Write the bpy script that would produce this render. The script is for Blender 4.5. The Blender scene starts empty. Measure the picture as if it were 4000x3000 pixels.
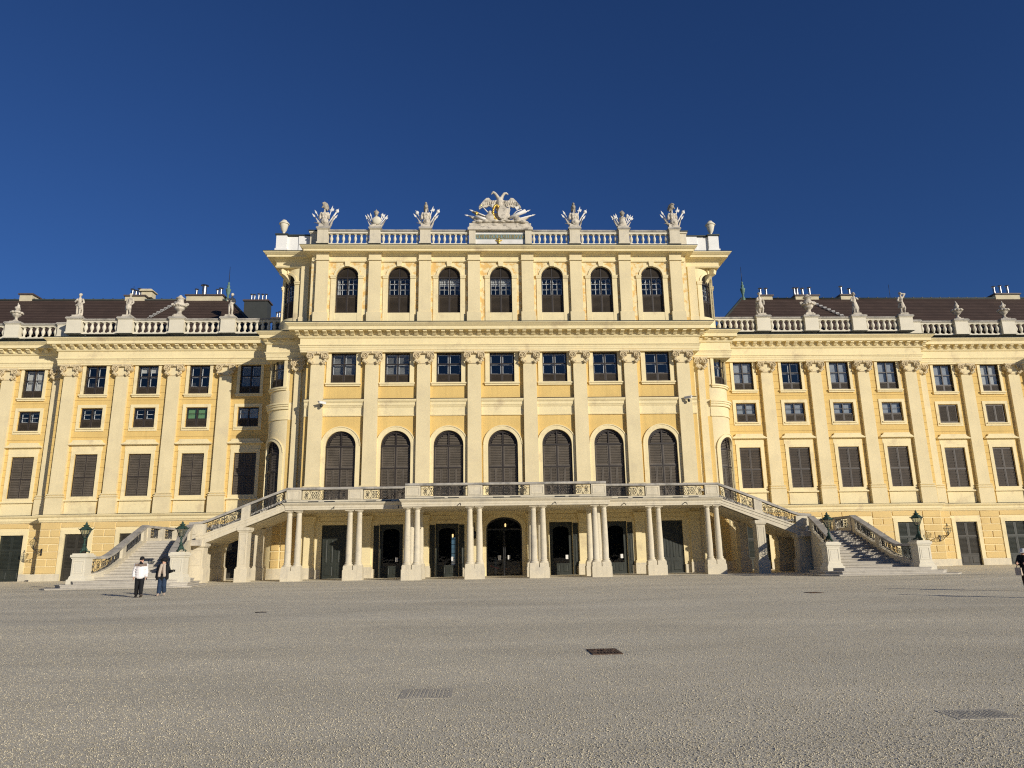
import bpy, bmesh, math, random
from mathutils import Vector, Matrix
random.seed(7)
PI = math.pi
R = math.radians
sc = bpy.context.scene
COL = sc.collection

# ------------------------------------------------------------------ materials
def nodes_of(m):
    m.use_nodes = True
    nt = m.node_tree
    return nt, nt.nodes, nt.links, nt.nodes['Principled BSDF']

def rgb(c): return (c[0], c[1], c[2], 1.0)

def mat(name, col, rough=0.8, var=0.12, vscale=0.6, fine=0.05, fscale=9.0, bump=0.0, bscale=30.0, bdist=0.02,
        metal=0.0, spec=0.3, dirt=None, dscale=0.35, dlo=0.52, dhi=0.7, joints=None, streak=0.0):
    """plain procedural surface: two noises vary the colour, optional stains, optional horizontal joints, optional bump"""
    m = bpy.data.materials.new(name)
    nt, N, L, b = nodes_of(m)
    b.inputs['Roughness'].default_value = rough
    b.inputs['Metallic'].default_value = metal
    b.inputs['Specular IOR Level'].default_value = spec
    tc = N.new('ShaderNodeTexCoord'); geo = N.new('ShaderNodeNewGeometry')
    pos = geo.outputs['Position']
    n1 = N.new('ShaderNodeTexNoise'); n1.inputs['Scale'].default_value = vscale; n1.inputs['Detail'].default_value = 5
    n2 = N.new('ShaderNodeTexNoise'); n2.inputs['Scale'].default_value = fscale; n2.inputs['Detail'].default_value = 4
    L.new(pos, n1.inputs['Vector']); L.new(pos, n2.inputs['Vector'])
    r1 = N.new('ShaderNodeMapRange'); r1.inputs['From Min'].default_value = 0.3; r1.inputs['From Max'].default_value = 0.7
    r1.inputs['To Min'].default_value = 1 - var; r1.inputs['To Max'].default_value = 1 + var * 0.6
    L.new(n1.outputs['Fac'], r1.inputs['Value'])
    r2 = N.new('ShaderNodeMapRange'); r2.inputs['From Min'].default_value = 0.3; r2.inputs['From Max'].default_value = 0.7
    r2.inputs['To Min'].default_value = 1 - fine; r2.inputs['To Max'].default_value = 1 + fine
    L.new(n2.outputs['Fac'], r2.inputs['Value'])
    mu = N.new('ShaderNodeMath'); mu.operation = 'MULTIPLY'
    L.new(r1.outputs[0], mu.inputs[0]); L.new(r2.outputs[0], mu.inputs[1])
    vm = N.new('ShaderNodeVectorMath'); vm.operation = 'SCALE'; vm.inputs[0].default_value = col[:3]
    if streak:                      # faint rain streaks running down the wall
        mp = N.new('ShaderNodeMapping'); mp.inputs['Scale'].default_value = (2.6, 2.6, .16); L.new(pos, mp.inputs[0])
        n5 = N.new('ShaderNodeTexNoise'); n5.inputs['Scale'].default_value = 1.0; n5.inputs['Detail'].default_value = 6; n5.inputs['Roughness'].default_value = .65; L.new(mp.outputs[0], n5.inputs['Vector'])
        r5 = N.new('ShaderNodeMapRange'); r5.inputs['From Min'].default_value = .5; r5.inputs['From Max'].default_value = .72; r5.inputs['To Min'].default_value = 1; r5.inputs['To Max'].default_value = 1 - streak
        L.new(n5.outputs['Fac'], r5.inputs['Value']); m5 = N.new('ShaderNodeMath'); m5.operation = 'MULTIPLY'; L.new(mu.outputs[0], m5.inputs[0]); L.new(r5.outputs[0], m5.inputs[1]); mu = m5
    L.new(mu.outputs[0], vm.inputs['Scale'])
    out = vm.outputs[0]
    if dirt:
        n3 = N.new('ShaderNodeTexNoise'); n3.inputs['Scale'].default_value = dscale; n3.inputs['Detail'].default_value = 9
        n3.inputs['Roughness'].default_value = 0.68
        L.new(pos, n3.inputs['Vector'])
        r3 = N.new('ShaderNodeMapRange'); r3.inputs['From Min'].default_value = dlo; r3.inputs['From Max'].default_value = dhi
        r3.inputs['To Max'].default_value = dirt[3]
        L.new(n3.outputs['Fac'], r3.inputs['Value'])
        mx = N.new('ShaderNodeMix'); mx.data_type = 'RGBA'; mx.inputs[7].default_value = rgb(dirt)
        L.new(r3.outputs[0], mx.inputs[0]); L.new(out, mx.inputs[6]); out = mx.outputs[2]
    hb = None
    if joints:                      # scored plaster joints: (period, offset, width)
        sx = N.new('ShaderNodeSeparateXYZ'); L.new(pos, sx.inputs[0])
        a = N.new('ShaderNodeMath'); a.operation = 'ADD'; a.inputs[1].default_value = -joints[1]; L.new(sx.outputs['Z'], a.inputs[0])
        w = N.new('ShaderNodeMath'); w.operation = 'PINGPONG'; w.inputs[1].default_value = joints[0] / 2; L.new(a.outputs[0], w.inputs[0])
        lt = N.new('ShaderNodeMath'); lt.operation = 'LESS_THAN'; lt.inputs[1].default_value = joints[2] / 2; L.new(w.outputs[0], lt.inputs[0])
        mx = N.new('ShaderNodeMix'); mx.data_type = 'RGBA'; mx.inputs[7].default_value = (col[0] * .45, col[1] * .4, col[2] * .35, 1)
        L.new(lt.outputs[0], mx.inputs[0]); L.new(out, mx.inputs[6]); out = mx.outputs[2]
    L.new(out, b.inputs['Base Color'])
    if bump:
        n4 = N.new('ShaderNodeTexNoise'); n4.inputs['Scale'].default_value = bscale; n4.inputs['Detail'].default_value = 6
        L.new(pos, n4.inputs['Vector'])
        bp = N.new('ShaderNodeBump'); bp.inputs['Strength'].default_value = bump; bp.inputs['Distance'].default_value = bdist
        L.new(n4.outputs['Fac'], bp.inputs['Height']); L.new(bp.outputs[0], b.inputs['Normal'])
    return m

M = {}
CREAM = (0.75, 0.64, 0.385)
YEL = (0.725, 0.515, 0.185)
M['cream'] = mat('cream_plaster', CREAM, .85, .07, .5, .03, 6, .25, 40, .01, dirt=(.52, .44, .31, .45), dscale=.45, dlo=.53, dhi=.75, streak=.06)
M['trim'] = mat('pale_yellow_plaster', (0.805, 0.69, 0.405), .85, .06, .5, .03, 6, .2, 40, .01, dirt=(.46, .36, .23, .6), dscale=.7, dlo=.55, dhi=.72, streak=.07)
M['yellow'] = mat('yellow_stucco', YEL, .9, .08, .45, .06, 11, .7, 15, .03, dirt=(.60, .42, .16, .5), dscale=.5, streak=.12)
M['rust_y'] = mat('yellow_block_plaster', (.69, .51, .22), .9, .06, .45, .05, 11, .35, 18, .02, dirt=(.56, .40, .17, .45), dscale=.5)
M['yellow_j'] = mat('yellow_jointed_stucco', YEL, .9, .08, .45, .05, 11, .5, 14, .03, dirt=(.60, .42, .16, .5), dscale=.5, joints=(.735, 6.05, .035), streak=.12)
M['upper'] = mat('worn_upper_plaster', (0.79, 0.675, 0.395), .85, .05, .6, .03, 6, .3, 25, .015, dirt=(.66, .41, .12, .85), dscale=1.5, dlo=.48, dhi=.56, streak=.12)
M['stone'] = mat('white_limestone', (0.68, 0.61, 0.45), .8, .1, .8, .05, 10, .35, 25, .012, dirt=(.33, .31, .27, .75), dscale=.8, dlo=.5, dhi=.75, streak=.18)
M['coping'] = mat('weathered_coping_stone', (0.44, 0.41, 0.35), .85, .18, 1.2, .1, 12, .4, 25, .015, dirt=(.13, .13, .12, .8), dscale=1.0, dlo=.48, dhi=.68)
M['step'] = mat('worn_step_stone', (0.52, 0.48, 0.40), .85, .14, .9, .08, 12, .3, 30, .012, dirt=(.27, .25, .21, .8), dscale=.9, dlo=.5, dhi=.7)
M['sculpt'] = mat('sculpture_stone', (0.62, 0.56, 0.45), .85, .15, 1.3, .08, 10, .6, 12, .03, dirt=(.16, .145, .12, .85), dscale=2.0, dlo=.5, dhi=.66)
M['render'] = mat('fresh_white_render', (0.80, 0.79, 0.74), .85, .04, .8, .03, 8, .2, 30, .01)
M['ladder'] = mat('pale_grey_metal', (.34, .33, .31), .6, .1, 2, .05, 9)
M['white'] = mat('white_painted_metal', (0.74, 0.72, 0.66), .5, .10, 2, .02, 9)
M['chalk'] = mat('white_rendered_parapet', (0.70, 0.65, 0.51), .85, .07, .8, .03, 8, .2, 30, .01)
M['capital'] = mat('carved_sand_capital', (0.62, 0.51, 0.31), .85, .12, 2.5, .08, 10, .4, 20, .02)
M['shutter'] = mat('brown_shutter_paint', (0.068, 0.053, 0.038), .55, .25, 1.3, .2, 14, .2, 40, .005, spec=.4)
M['shutter_g'] = mat('grey_brown_shutter_paint', (0.108, 0.090, 0.068), .55, .25, 1.3, .2, 14, .2, 40, .005, spec=.4)
M['sheer'] = mat('sheer_white_blind', (0.36, 0.38, 0.40), .9, .15, 1.5, .05, 20)
M['frame'] = mat('dark_brown_frame', (0.033, 0.026, 0.022), .5, .15, 2, .1, 9, spec=.4)
M['door'] = mat('dark_green_door_paint', (0.029, 0.034, 0.027), .5, .2, 1.5, .1, 9, spec=.4)
M['doorb'] = mat('olive_brown_door_paint', (0.043, 0.039, 0.029), .55, .2, 1.5, .1, 9, spec=.4)
M['iron'] = mat('black_wrought_iron', (0.022, 0.023, 0.024), .5, .2, 4, .1, 20, spec=.5)
M['flash'] = mat('dark_copper_flashing', (0.045, 0.055, 0.050), .6, .2, 2, .1, 9)
M['lead'] = mat('brown_lead_flashing', (0.10, 0.075, 0.065), .6, .2, 2, .1, 9)
M['verd'] = mat('verdigris_bronze', (0.028, 0.062, 0.046), .6, .35, 6, .2, 20, .3, 30, .01, dirt=(.02, .035, .03, .8), dscale=5)
M['patina'] = mat('pale_green_patina', (0.15, 0.25, 0.19), .7, .3, 6, .2, 20, dirt=(.04, .06, .05, .7), dscale=5)
M['gold'] = mat('gilded_metal', (0.78, 0.52, 0.12), .35, .1, 4, .05, 9, metal=.7)
M['numband'] = mat('blue_grey_enamel', (0.16, 0.25, 0.27), .6, .15, 3, .05, 9)
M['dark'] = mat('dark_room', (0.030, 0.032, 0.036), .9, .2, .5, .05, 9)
M['sash'] = mat('white_inner_sash', (0.80, 0.80, 0.78), .5, .04, 2, .02, 9)
M['curtain'] = mat('pale_curtain', (0.55, 0.54, 0.50), .9, .12, 3, .05, 20)
M['green'] = mat('green_roller_blind', (0.17, 0.33, 0.13), .8, .06, 2, .03, 9)
M['steel'] = mat('steel_flue', (0.36, 0.36, 0.36), .42, .08, 3, .05, 9, metal=1.0)
M['chim'] = mat('chimney_render', (0.60, 0.53, 0.36), .9, .12, 1, .05, 9)
M['chimd'] = mat('dark_chimney_cladding', (0.05, 0.055, 0.052), .7, .12, 1, .05, 9)
M['black'] = mat('black_fabric', (0.012, 0.012, 0.014), .85, .2, 9, .1, 40)
M['puffer'] = mat('white_quilted_nylon', (0.82, 0.78, 0.75), .55, .04, 4, .03, 20)
M['taupe'] = mat('taupe_fabric', (0.22, 0.165, 0.125), .85, .1, 8, .05, 40)
M['denim'] = mat('blue_denim', (0.025, 0.045, 0.085), .85, .3, 5, .12, 40)
M['scarf'] = mat('beige_wool', (0.52, 0.43, 0.34), .95, .12, 9, .1, 50)
M['skin'] = mat('skin', (0.62, 0.36, 0.25), .5, .05, 9, .02, 30)
M['shoe'] = mat('pale_suede', (0.45, 0.35, 0.27), .9, .1, 9, .05, 40)
M['sole'] = mat('rubber_sole', (0.14, 0.11, 0.09), .8, .1, 9, .05, 40)
M['hair'] = mat('dark_hair', (0.02, 0.013, 0.01), .6, .1, 9, .05, 40)
M['brown'] = mat('dark_brown_cloth', (0.035, 0.022, 0.018), .9, .1, 9, .05, 40)
M['rust'] = mat('rusty_drain_iron', (0.12, 0.075, 0.05), .8, .4, 8, .2, 40, .5, 40, .01, dirt=(.02, .015, .012, .9), dscale=6)
M['slab'] = mat('grey_drain_stone', (0.47, 0.43, 0.34), .85, .15, 3, .1, 30)
M['paper'] = mat('white_paper', (0.8, 0.8, 0.76), .8, .02, 3, .01, 9)
M['camera'] = mat('white_plastic_housing', (0.7, 0.7, 0.68), .4, .03, 3, .02, 9)

def roofmat():
    m = mat('brown_roof_tile', (0.078, 0.050, 0.037), .85, .25, .7, .2, 14, joints=(.31, 0, .10))
    nt, N, L, b = nodes_of(m)
    geo = N.new('ShaderNodeNewGeometry'); sx = N.new('ShaderNodeSeparateXYZ'); L.new(geo.outputs['Position'], sx.inputs[0])
    a = N.new('ShaderNodeMath'); a.operation = 'MULTIPLY'; a.inputs[1].default_value = 1 / .26; L.new(sx.outputs['Z'], a.inputs[0])
    f = N.new('ShaderNodeMath'); f.operation = 'FRACT'; L.new(a.outputs[0], f.inputs[0])
    bp = N.new('ShaderNodeBump'); bp.inputs['Strength'].default_value = .9; bp.inputs['Distance'].default_value = .06; bp.invert = True
    L.new(f.outputs[0], bp.inputs['Height']); L.new(bp.outputs[0], b.inputs['Normal'])
    return m
M['roof'] = roofmat()

def glassmat(name, tint=(.88, .90, .90), base=.10):
    m = bpy.data.materials.new(name); m.use_nodes = True
    nt = m.node_tree; N = nt.nodes; L = nt.links; N.clear()
    o = N.new('ShaderNodeOutputMaterial'); t = N.new('ShaderNodeBsdfTransparent'); g = N.new('ShaderNodeBsdfGlossy')
    t.inputs[0].default_value = rgb(tint); g.inputs['Roughness'].default_value = .03; g.inputs['Color'].default_value = (.92, .86, .76, 1)
    fr = N.new('ShaderNodeLayerWeight'); fr.inputs['Blend'].default_value = .5
    pw = N.new('ShaderNodeMath'); pw.operation = 'POWER'; pw.inputs[1].default_value = 3.0; L.new(fr.outputs['Facing'], pw.inputs[0])
    ad = N.new('ShaderNodeMath'); ad.operation = 'ADD'; ad.inputs[1].default_value = base; ad.use_clamp = True
    L.new(pw.outputs[0], ad.inputs[0])
    n = N.new('ShaderNodeTexNoise'); n.inputs['Scale'].default_value = 1.3; geo = N.new('ShaderNodeNewGeometry'); L.new(geo.outputs['Position'], n.inputs['Vector'])
    bp = N.new('ShaderNodeBump'); bp.inputs['Strength'].default_value = .12; bp.inputs['Distance'].default_value = .05
    L.new(n.outputs['Fac'], bp.inputs['Height']); L.new(bp.outputs[0], g.inputs['Normal'])
    mx = N.new('ShaderNodeMixShader'); L.new(ad.outputs[0], mx.inputs[0]); L.new(t.outputs[0], mx.inputs[1]); L.new(g.outputs[0], mx.inputs[2])
    L.new(mx.outputs[0], o.inputs[0])
    return m
M['glass'] = glassmat('window_glass')
M['doorglass'] = glassmat('door_glass', (.5, .54, .56), .05)
M['lampglass'] = glassmat('frosted_lamp_glass', (.75, .78, .72), .25)

def emit(name, col, s):
    m = bpy.data.materials.new(name); nt, N, L, b = nodes_of(m)
    b.inputs['Emission Color'].default_value = rgb(col); b.inputs['Emission Strength'].default_value = s
    b.inputs['Base Color'].default_value = rgb(col)
    return m
M['bulb'] = emit('warm_lamp_glow', (1.0, .62, .25), 3.0)

# ------------------------------------------------------------------ mesh builder
class MB:
    def __init__(s): s.v = []; s.f = []; s.sm = []
    def add(s, vs, fs, smooth=False):
        n = len(s.v); s.v += [tuple(p) for p in vs]
        s.f += [[i + n for i in f] for f in fs]; s.sm += [smooth] * len(fs)
        return s
    def box(s, x0, x1, y0, y1, z0, z1):
        return s.add([(x0, y0, z0), (x1, y0, z0), (x1, y1, z0), (x0, y1, z0), (x0, y0, z1), (x1, y0, z1), (x1, y1, z1), (x0, y1, z1)],
                     [(0, 3, 2, 1), (4, 5, 6, 7), (0, 1, 5, 4), (1, 2, 6, 5), (2, 3, 7, 6), (3, 0, 4, 7)])
    def frustum(s, x0, x1, y0, y1, z0, z1, ins):      # box whose front (y0) face is inset: a chamfered block on a wall
        i = ins
        return s.add([(x0, y1, z0), (x1, y1, z0), (x1, y1, z1), (x0, y1, z1), (x0 + i, y0, z0 + i), (x1 - i, y0, z0 + i), (x1 - i, y0, z1 - i), (x0 + i, y0, z1 - i)],
                     [(4, 5, 6, 7), (0, 1, 5, 4), (1, 2, 6, 5), (2, 3, 7, 6), (3, 0, 4, 7)])
    def prism(s, poly, a, b, ax='y', smooth=False):
        n = len(poly)
        def P(p, t): return {'y': (p[0], t, p[1]), 'z': (p[0], p[1], t), 'x': (t, p[0], p[1])}[ax]
        vs = [P(p, a) for p in poly] + [P(p, b) for p in poly]
        fs = [tuple(range(n)), tuple(range(2 * n - 1, n - 1, -1))] + [(i, i + n, (i + 1) % n + n, (i + 1) % n) for i in range(n)]
        return s.add(vs, fs, smooth)
    def quad(s, a, b, c, d): return s.add([a, b, c, d], [(0, 1, 2, 3)])
    def lathe(s, prof, c=(0, 0, 0), n=14, smooth=True, a0=0.0, sx=1, sy=1):
        m = len(prof); vs = []; fs = []
        for r, z in prof:
            for k in range(n):
                a = a0 + 2 * PI * k / n; vs.append((c[0] + sx * r * math.cos(a), c[1] + sy * r * math.sin(a), c[2] + z))
        for i in range(m - 1):
            for k in range(n):
                k2 = (k + 1) % n; fs.append((i * n + k, i * n + k2, (i + 1) * n + k2, (i + 1) * n + k))
        s.add(vs, fs, smooth)
        s.add(vs[:n], [tuple(range(n - 1, -1, -1))]); s.add(vs[-n:], [tuple(range(n))])
        return s
    def tube(s, pts, r, n=6, smooth=True):
        pts = [Vector(p) for p in pts]; m = len(pts); rs = r if isinstance(r, (list, tuple)) else [r] * m
        vs = []; fs = []; up = None
        for i, p in enumerate(pts):
            t = (pts[min(i + 1, m - 1)] - pts[max(i - 1, 0)])
            t = t.normalized() if t.length > 1e-9 else Vector((0, 0, 1))
            if up is None:
                up = Vector((0, 0, 1)) if abs(t.z) < .9 else Vector((0, 1, 0))
            a = t.cross(up)
            if a.length < 1e-4: a = t.orthogonal()
            a.normalize(); b = a.cross(t).normalized(); up = b
            for k in range(n):
                w = 2 * PI * k / n; vs.append(p + (a * math.cos(w) + b * math.sin(w)) * rs[i])
        for i in range(m - 1):
            for k in range(n):
                k2 = (k + 1) % n; fs.append((i * n + k, i * n + k2, (i + 1) * n + k2, (i + 1) * n + k))
        fs.append(tuple(range(n - 1, -1, -1))); fs.append(tuple(range((m - 1) * n, m * n)))
        return s.add(vs, fs, smooth)
    def ell(s, c, r, n=12, m=8, rot=None):
        if not isinstance(r, (list, tuple)): r = (r, r, r)
        vs = []; fs = []
        for i in range(1, m):
            ph = PI * i / m
            for k in range(n):
                a = 2 * PI * k / n
                vs.append(Vector((r[0] * math.sin(ph) * math.cos(a), r[1] * math.sin(ph) * math.sin(a), r[2] * math.cos(ph))))
        vs.append(Vector((0, 0, r[2]))); vs.append(Vector((0, 0, -r[2])))
        for i in range(m - 2):
            for k in range(n):
                k2 = (k + 1) % n; fs.append((i * n + k, (i + 1) * n + k, (i + 1) * n + k2, i * n + k2))
        T = len(vs) - 2; B = T + 1
        for k in range(n):
            k2 = (k + 1) % n; fs.append((T, k, k2)); fs.append((B, (m - 2) * n + k2, (m - 2) * n + k))
        if rot: 
            q = rot.to_matrix() if hasattr(rot, 'to_matrix') else rot
            vs = [q @ v for v in vs]
        return s.add([v + Vector(c) for v in vs], fs, True)
    def cap(s, a, b, ra, rb=None, n=10):              # capsule limb
        rb = ra if rb is None else rb
        s.tube([a, b], [ra, rb], n); s.ell(a, ra, n, 6); s.ell(b, rb, n, 6); return s
    def chain(s, pts, n=10):                          # pts: [(x,y,z,r),...]
        for p, q in zip(pts, pts[1:]): s.tube([p[:3], q[:3]], [p[3], q[3]], n)
        for p in pts: s.ell(p[:3], p[3], n, 6)
        return s
    def sweep(s, prof, path, smooth=False):           # prof (d out, z) swept along a plan path, mitred; outward is to the right of travel
        n = len(path); m = len(prof); vs = []; fs = []
        for i, p in enumerate(path):
            def nrm(a, b):
                d = Vector((b[0] - a[0], b[1] - a[1])); d.normalize(); return Vector((d.y, -d.x))
            if i == 0: o = nrm(path[0], path[1])
            elif i == n - 1: o = nrm(path[-2], path[-1])
            else:
                a = nrm(path[i - 1], p); b = nrm(p, path[i + 1]); o = (a + b); o = o / max(.2, (o.length_squared / 2))
            for d, z in prof: vs.append((p[0] + o.x * d, p[1] + o.y * d, z))
        for i in range(n - 1):
            for k in range(m):
                k2 = (k + 1) % m; fs.append((i * m + k, (i + 1) * m + k, (i + 1) * m + k2, i * m + k2))
        fs.append(tuple(range(m))); fs.append(tuple(range(n * m - 1, (n - 1) * m - 1, -1)))
        return s.add(vs, fs, smooth)
    def ribbon(s, pts, th, off=0.0):                  # wall strip along (x,y,zbottom,ztop)
        n = len(pts); vs = []; fs = []
        for i, p in enumerate(pts):
            a = pts[max(i - 1, 0)]; b = pts[min(i + 1, n - 1)]
            d = Vector((b[0] - a[0], b[1] - a[1])); d.normalize(); o = Vector((d.y, -d.x))
            for q in (off - th / 2, off + th / 2):
                for z in (p[2], p[3]): vs.append((p[0] + o.x * q, p[1] + o.y * q, z))
        for i in range(n - 1):
            a = i * 4; b = a + 4
            fs += [(a, a + 1, b + 1, b), (a + 2, b + 2, b + 3, a + 3), (a + 1, a + 3, b + 3, b + 1), (a, b, b + 2, a + 2)]
        e = (n - 1) * 4; fs += [(0, 2, 3, 1), (e, e + 1, e + 3, e + 2)]
        return s.add(vs, fs)
    def join(s, o, off=(0, 0, 0)):
        n = len(s.v); s.v += [(p[0] + off[0], p[1] + off[1], p[2] + off[2]) for p in o.v]
        s.f += [[i + n for i in f] for f in o.f]; s.sm += o.sm; return s
    def map(s, fn): s.v = [tuple(fn(*p)) for p in s.v]; return s
    def cutmap(s, fn, cuts):
        bm = bmesh.new(); vs = [bm.verts.new(p) for p in s.v]; bm.verts.ensure_lookup_table()
        for f, sm in zip(s.f, s.sm):
            try: q = bm.faces.new([vs[i] for i in f]); q.smooth = sm
            except ValueError: pass
        for c in cuts:
            bmesh.ops.bisect_plane(bm, geom=bm.verts[:] + bm.edges[:] + bm.faces[:], plane_co=(c, 0, 0), plane_no=(1, 0, 0))
        bm.verts.index_update(); s.v = [tuple(fn(*v.co)) for v in bm.verts]
        s.f = [[v.index for v in f.verts] for f in bm.faces]; s.sm = [f.smooth for f in bm.faces]; bm.free(); return s
    def mesh(s, name):
        me = bpy.data.meshes.new(name); me.from_pydata(s.v, [], s.f); me.update()
        me.polygons.foreach_set('use_smooth', s.sm); return me

def fixn(me):
    bm = bmesh.new(); bm.from_mesh(me); bmesh.ops.recalc_face_normals(bm, faces=bm.faces); bm.to_mesh(me); bm.free(); return me

def remesh(mb, vox, smooth=4, name='m'):
    me = mb.mesh(name); o = bpy.data.objects.new('tmp', me); COL.objects.link(o)
    r = o.modifiers.new('r', 'REMESH'); r.mode = 'VOXEL'; r.voxel_size = vox; r.use_smooth_shade = True
    if smooth:
        q = o.modifiers.new('s', 'SMOOTH'); q.iterations = smooth; q.factor = .5
    dg = bpy.context.evaluated_depsgraph_get()
    out = bpy.data.meshes.new_from_object(o.evaluated_get(dg)); out.name = name
    bpy.data.objects.remove(o); bpy.data.meshes.remove(me); 
    out.polygons.foreach_set('use_smooth', [True] * len(out.polygons)); return out

# ------------------------------------------------------------------ objects
WL = {}                                                # world location of every object made here
def link(name, me, m=None, parent=None, loc=(0, 0, 0), rotz=0.0):
    o = bpy.data.objects.new(name, me); COL.objects.link(o)
    if me is not None and m is not None and len(me.materials) == 0: me.materials.append(m)
    w = Vector(loc); WL[o.name] = w
    if parent is not None:
        o.parent = parent; o.location = w - WL[parent.name]
    else: o.location = w
    if rotz: o.rotation_euler = (0, 0, rotz)
    return o
def part(name, mb, m, parent, loc=(0, 0, 0)):          # mesh built in world coordinates, or in local ones round loc
    me = mb.mesh(name) if isinstance(mb, MB) else mb
    return link(name, me, m, parent, loc)
def pieces_of(mb):
    """separate pieces of a builder: faces that share vertices, or whose boxes touch, stay together"""
    n = len(mb.v); up = list(range(n))
    def find(i):
        while up[i] != i: up[i] = up[up[i]]; i = up[i]
        return i
    for f in mb.f:
        for i in f[1:]: up[find(i)] = find(f[0])
    comp = {}
    for k, f in enumerate(mb.f): comp.setdefault(find(f[0]), []).append(k)
    cl = []
    for fs in comp.values():
        vs = [mb.v[i] for k in fs for i in mb.f[k]]; lo = [min(v[a] for v in vs) - .01 for a in range(3)]; hi = [max(v[a] for v in vs) + .01 for a in range(3)]
        hit = [c for c in cl if all(c[0][a] <= hi[a] and lo[a] <= c[1][a] for a in range(3))]
        new = [lo, hi, list(fs)]
        for c in hit: new = [[min(p, q) for p, q in zip(new[0], c[0])], [max(p, q) for p, q in zip(new[1], c[1])], new[2] + c[2]]; cl.remove(c)
        while True:
            hit = [c for c in cl if all(c[0][a] <= new[1][a] and new[0][a] <= c[1][a] for a in range(3))]
            if not hit: break
            for c in hit: new = [[min(p, q) for p, q in zip(new[0], c[0])], [max(p, q) for p, q in zip(new[1], c[1])], new[2] + c[2]]; cl.remove(c)
        cl.append(new)
    out = []
    for lo, hi, fs in cl:
        q = MB(); ix = {}
        for k in fs:
            g = []
            for i in mb.f[k]:
                if i not in ix: ix[i] = len(q.v); q.v.append(mb.v[i])
                g.append(ix[i])
            q.f.append(g); q.sm.append(mb.sm[k])
        out.append(q)
    return out
def psplit(name, mb, m, parent): return [part(name, q, m, parent) for q in pieces_of(mb)][0]
def tag(o, label, cat, group=None, kind=None):
    if label: o['label'] = label
    if cat: o['category'] = cat
    if group: o['group'] = group
    if kind: o['kind'] = kind
    return o
def thing(name, label, cat, loc=(0, 0, 0), rotz=0, group=None):
    o = bpy.data.objects.new(name, None); COL.objects.link(o); o.location = loc; o.rotation_euler = (0, 0, rotz)
    o.empty_display_size = .3; WL[o.name] = Vector(loc); return tag(o, label, cat, group)
def lpart(name, mb, m, parent, loc=(0, 0, 0)):         # mesh in the parent's own coordinates
    me = mb.mesh(name) if isinstance(mb, MB) else mb
    o = bpy.data.objects.new(name, me); COL.objects.link(o)
    if len(me.materials) == 0: me.materials.append(m)
    o.parent = parent; o.location = loc; WL[o.name] = WL[parent.name] + Vector(loc); return o
def lsplit(name, mb, m, parent):
    for q in pieces_of(mb): lpart(name, q, m, parent)
def copy_tree(o, parent=None):
    c = o.copy(); COL.objects.link(c); c.parent = parent; WL[c.name] = WL.get(o.name, Vector()).copy()
    for ch in list(o.children): copy_tree(ch, c)
    return c
# ------------------------------------------------------------------ windows (local: x centred, z from the sill, y into the wall)
def louvres(mb, x0, x1, z0, z1, y, pitch=.105, st=.07, arch=None):
    """one louvred leaf; arch = (cx, zspring, rx, rz) clips it to the arched head"""
    def lim(z):
        if not arch or z <= arch[1]: return x0, x1
        t = (z - arch[1]) / arch[3]
        h = arch[2] * math.sqrt(max(0, 1 - t * t)); return max(x0, arch[0] - h), min(x1, arch[0] + h)
    if not arch:
        mb.box(x0, x0 + st, y, y + .05, z0, z1); mb.box(x1 - st, x1, y, y + .05, z0, z1)
        mb.box(x0 + st, x1 - st, y, y + .05, z0, z0 + st); mb.box(x0 + st, x1 - st, y, y + .05, z1 - st, z1)
        mb.box(x0 + st, x1 - st, y + .06, y + .07, z0 + st, z1 - st)
    z = z0 + st
    while z < z1 - st - .5 * pitch:
        a, b = lim(z + pitch * .8)
        a = max(a, x0 + st) if not arch else max(a + .03, x0 + st * .6); b = min(b, x1 - st) if not arch else min(b - .03, x1 - st * .6)
        if b - a > .08:
            mb.prism([(y + .0, z), (y + .0, z + .018), (y + .06, z + pitch * .78), (y + .06, z + pitch * .64)], a, b, 'x')
        z += pitch
def solid_panel(mb, x0, x1, z0, z1, y, st=.09):
    mb.box(x0, x1, y + .02, y + .06, z0, z1)
    mb.box(x0, x0 + st, y, y + .02, z0, z1); mb.box(x1 - st, x1, y, y + .02, z0, z1)
    mb.box(x0 + st, x1 - st, y, y + .02, z0, z0 + st); mb.box(x0 + st, x1 - st, y, y + .02, z1 - st, z1)
    if x1 - x0 > .45 and z1 - z0 > .45:
        mb.frustum(x0 + st + .06, x1 - st - .06, y - .005, y + .02, z0 + st + .06, z1 - st - .06, .05)
def arc(cx, cz, rx, rz=None, n=16, a0=0.0, a1=PI):
    rz = rx if rz is None else rz
    return [(cx + rx * math.cos(a0 + (a1 - a0) * i / n), cz + rz * math.sin(a0 + (a1 - a0) * i / n)) for i in range(n + 1)]
def arch_ring(mb, cx, cz, r0x, r0z, r1x, r1z, y0, y1, n=18):
    A = arc(cx, cz, r0x, r0z, n); B = arc(cx, cz, r1x, r1z, n)
    for i in range(n):
        a, b, c, d = A[i], A[i + 1], B[i + 1], B[i]
        vs = [(p[0], y0, p[1]) for p in (a, b, c, d)] + [(p[0], y1, p[1]) for p in (a, b, c, d)]
        mb.add(vs, [(0, 1, 2, 3), (0, 4, 5, 1), (2, 6, 7, 3)] + ([(0, 3, 7, 4)] if i == 0 else []) + ([(1, 5, 6, 2)] if i == n - 1 else []))
def sash_frame(mb, x0, x1, z0, z1, y, w, d=.06):
    mb.box(x0, x0 + w, y, y + d, z0, z1); mb.box(x1 - w, x1, y, y + d, z0, z1)
    mb.box(x0 + w, x1 - w, y, y + d, z0, z0 + w); mb.box(x0 + w, x1 - w, y, y + d, z1 - w, z1)
WC = {}
def wmesh(key, fn):
    if key not in WC: WC[key] = fn()
    return WC[key]

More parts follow.
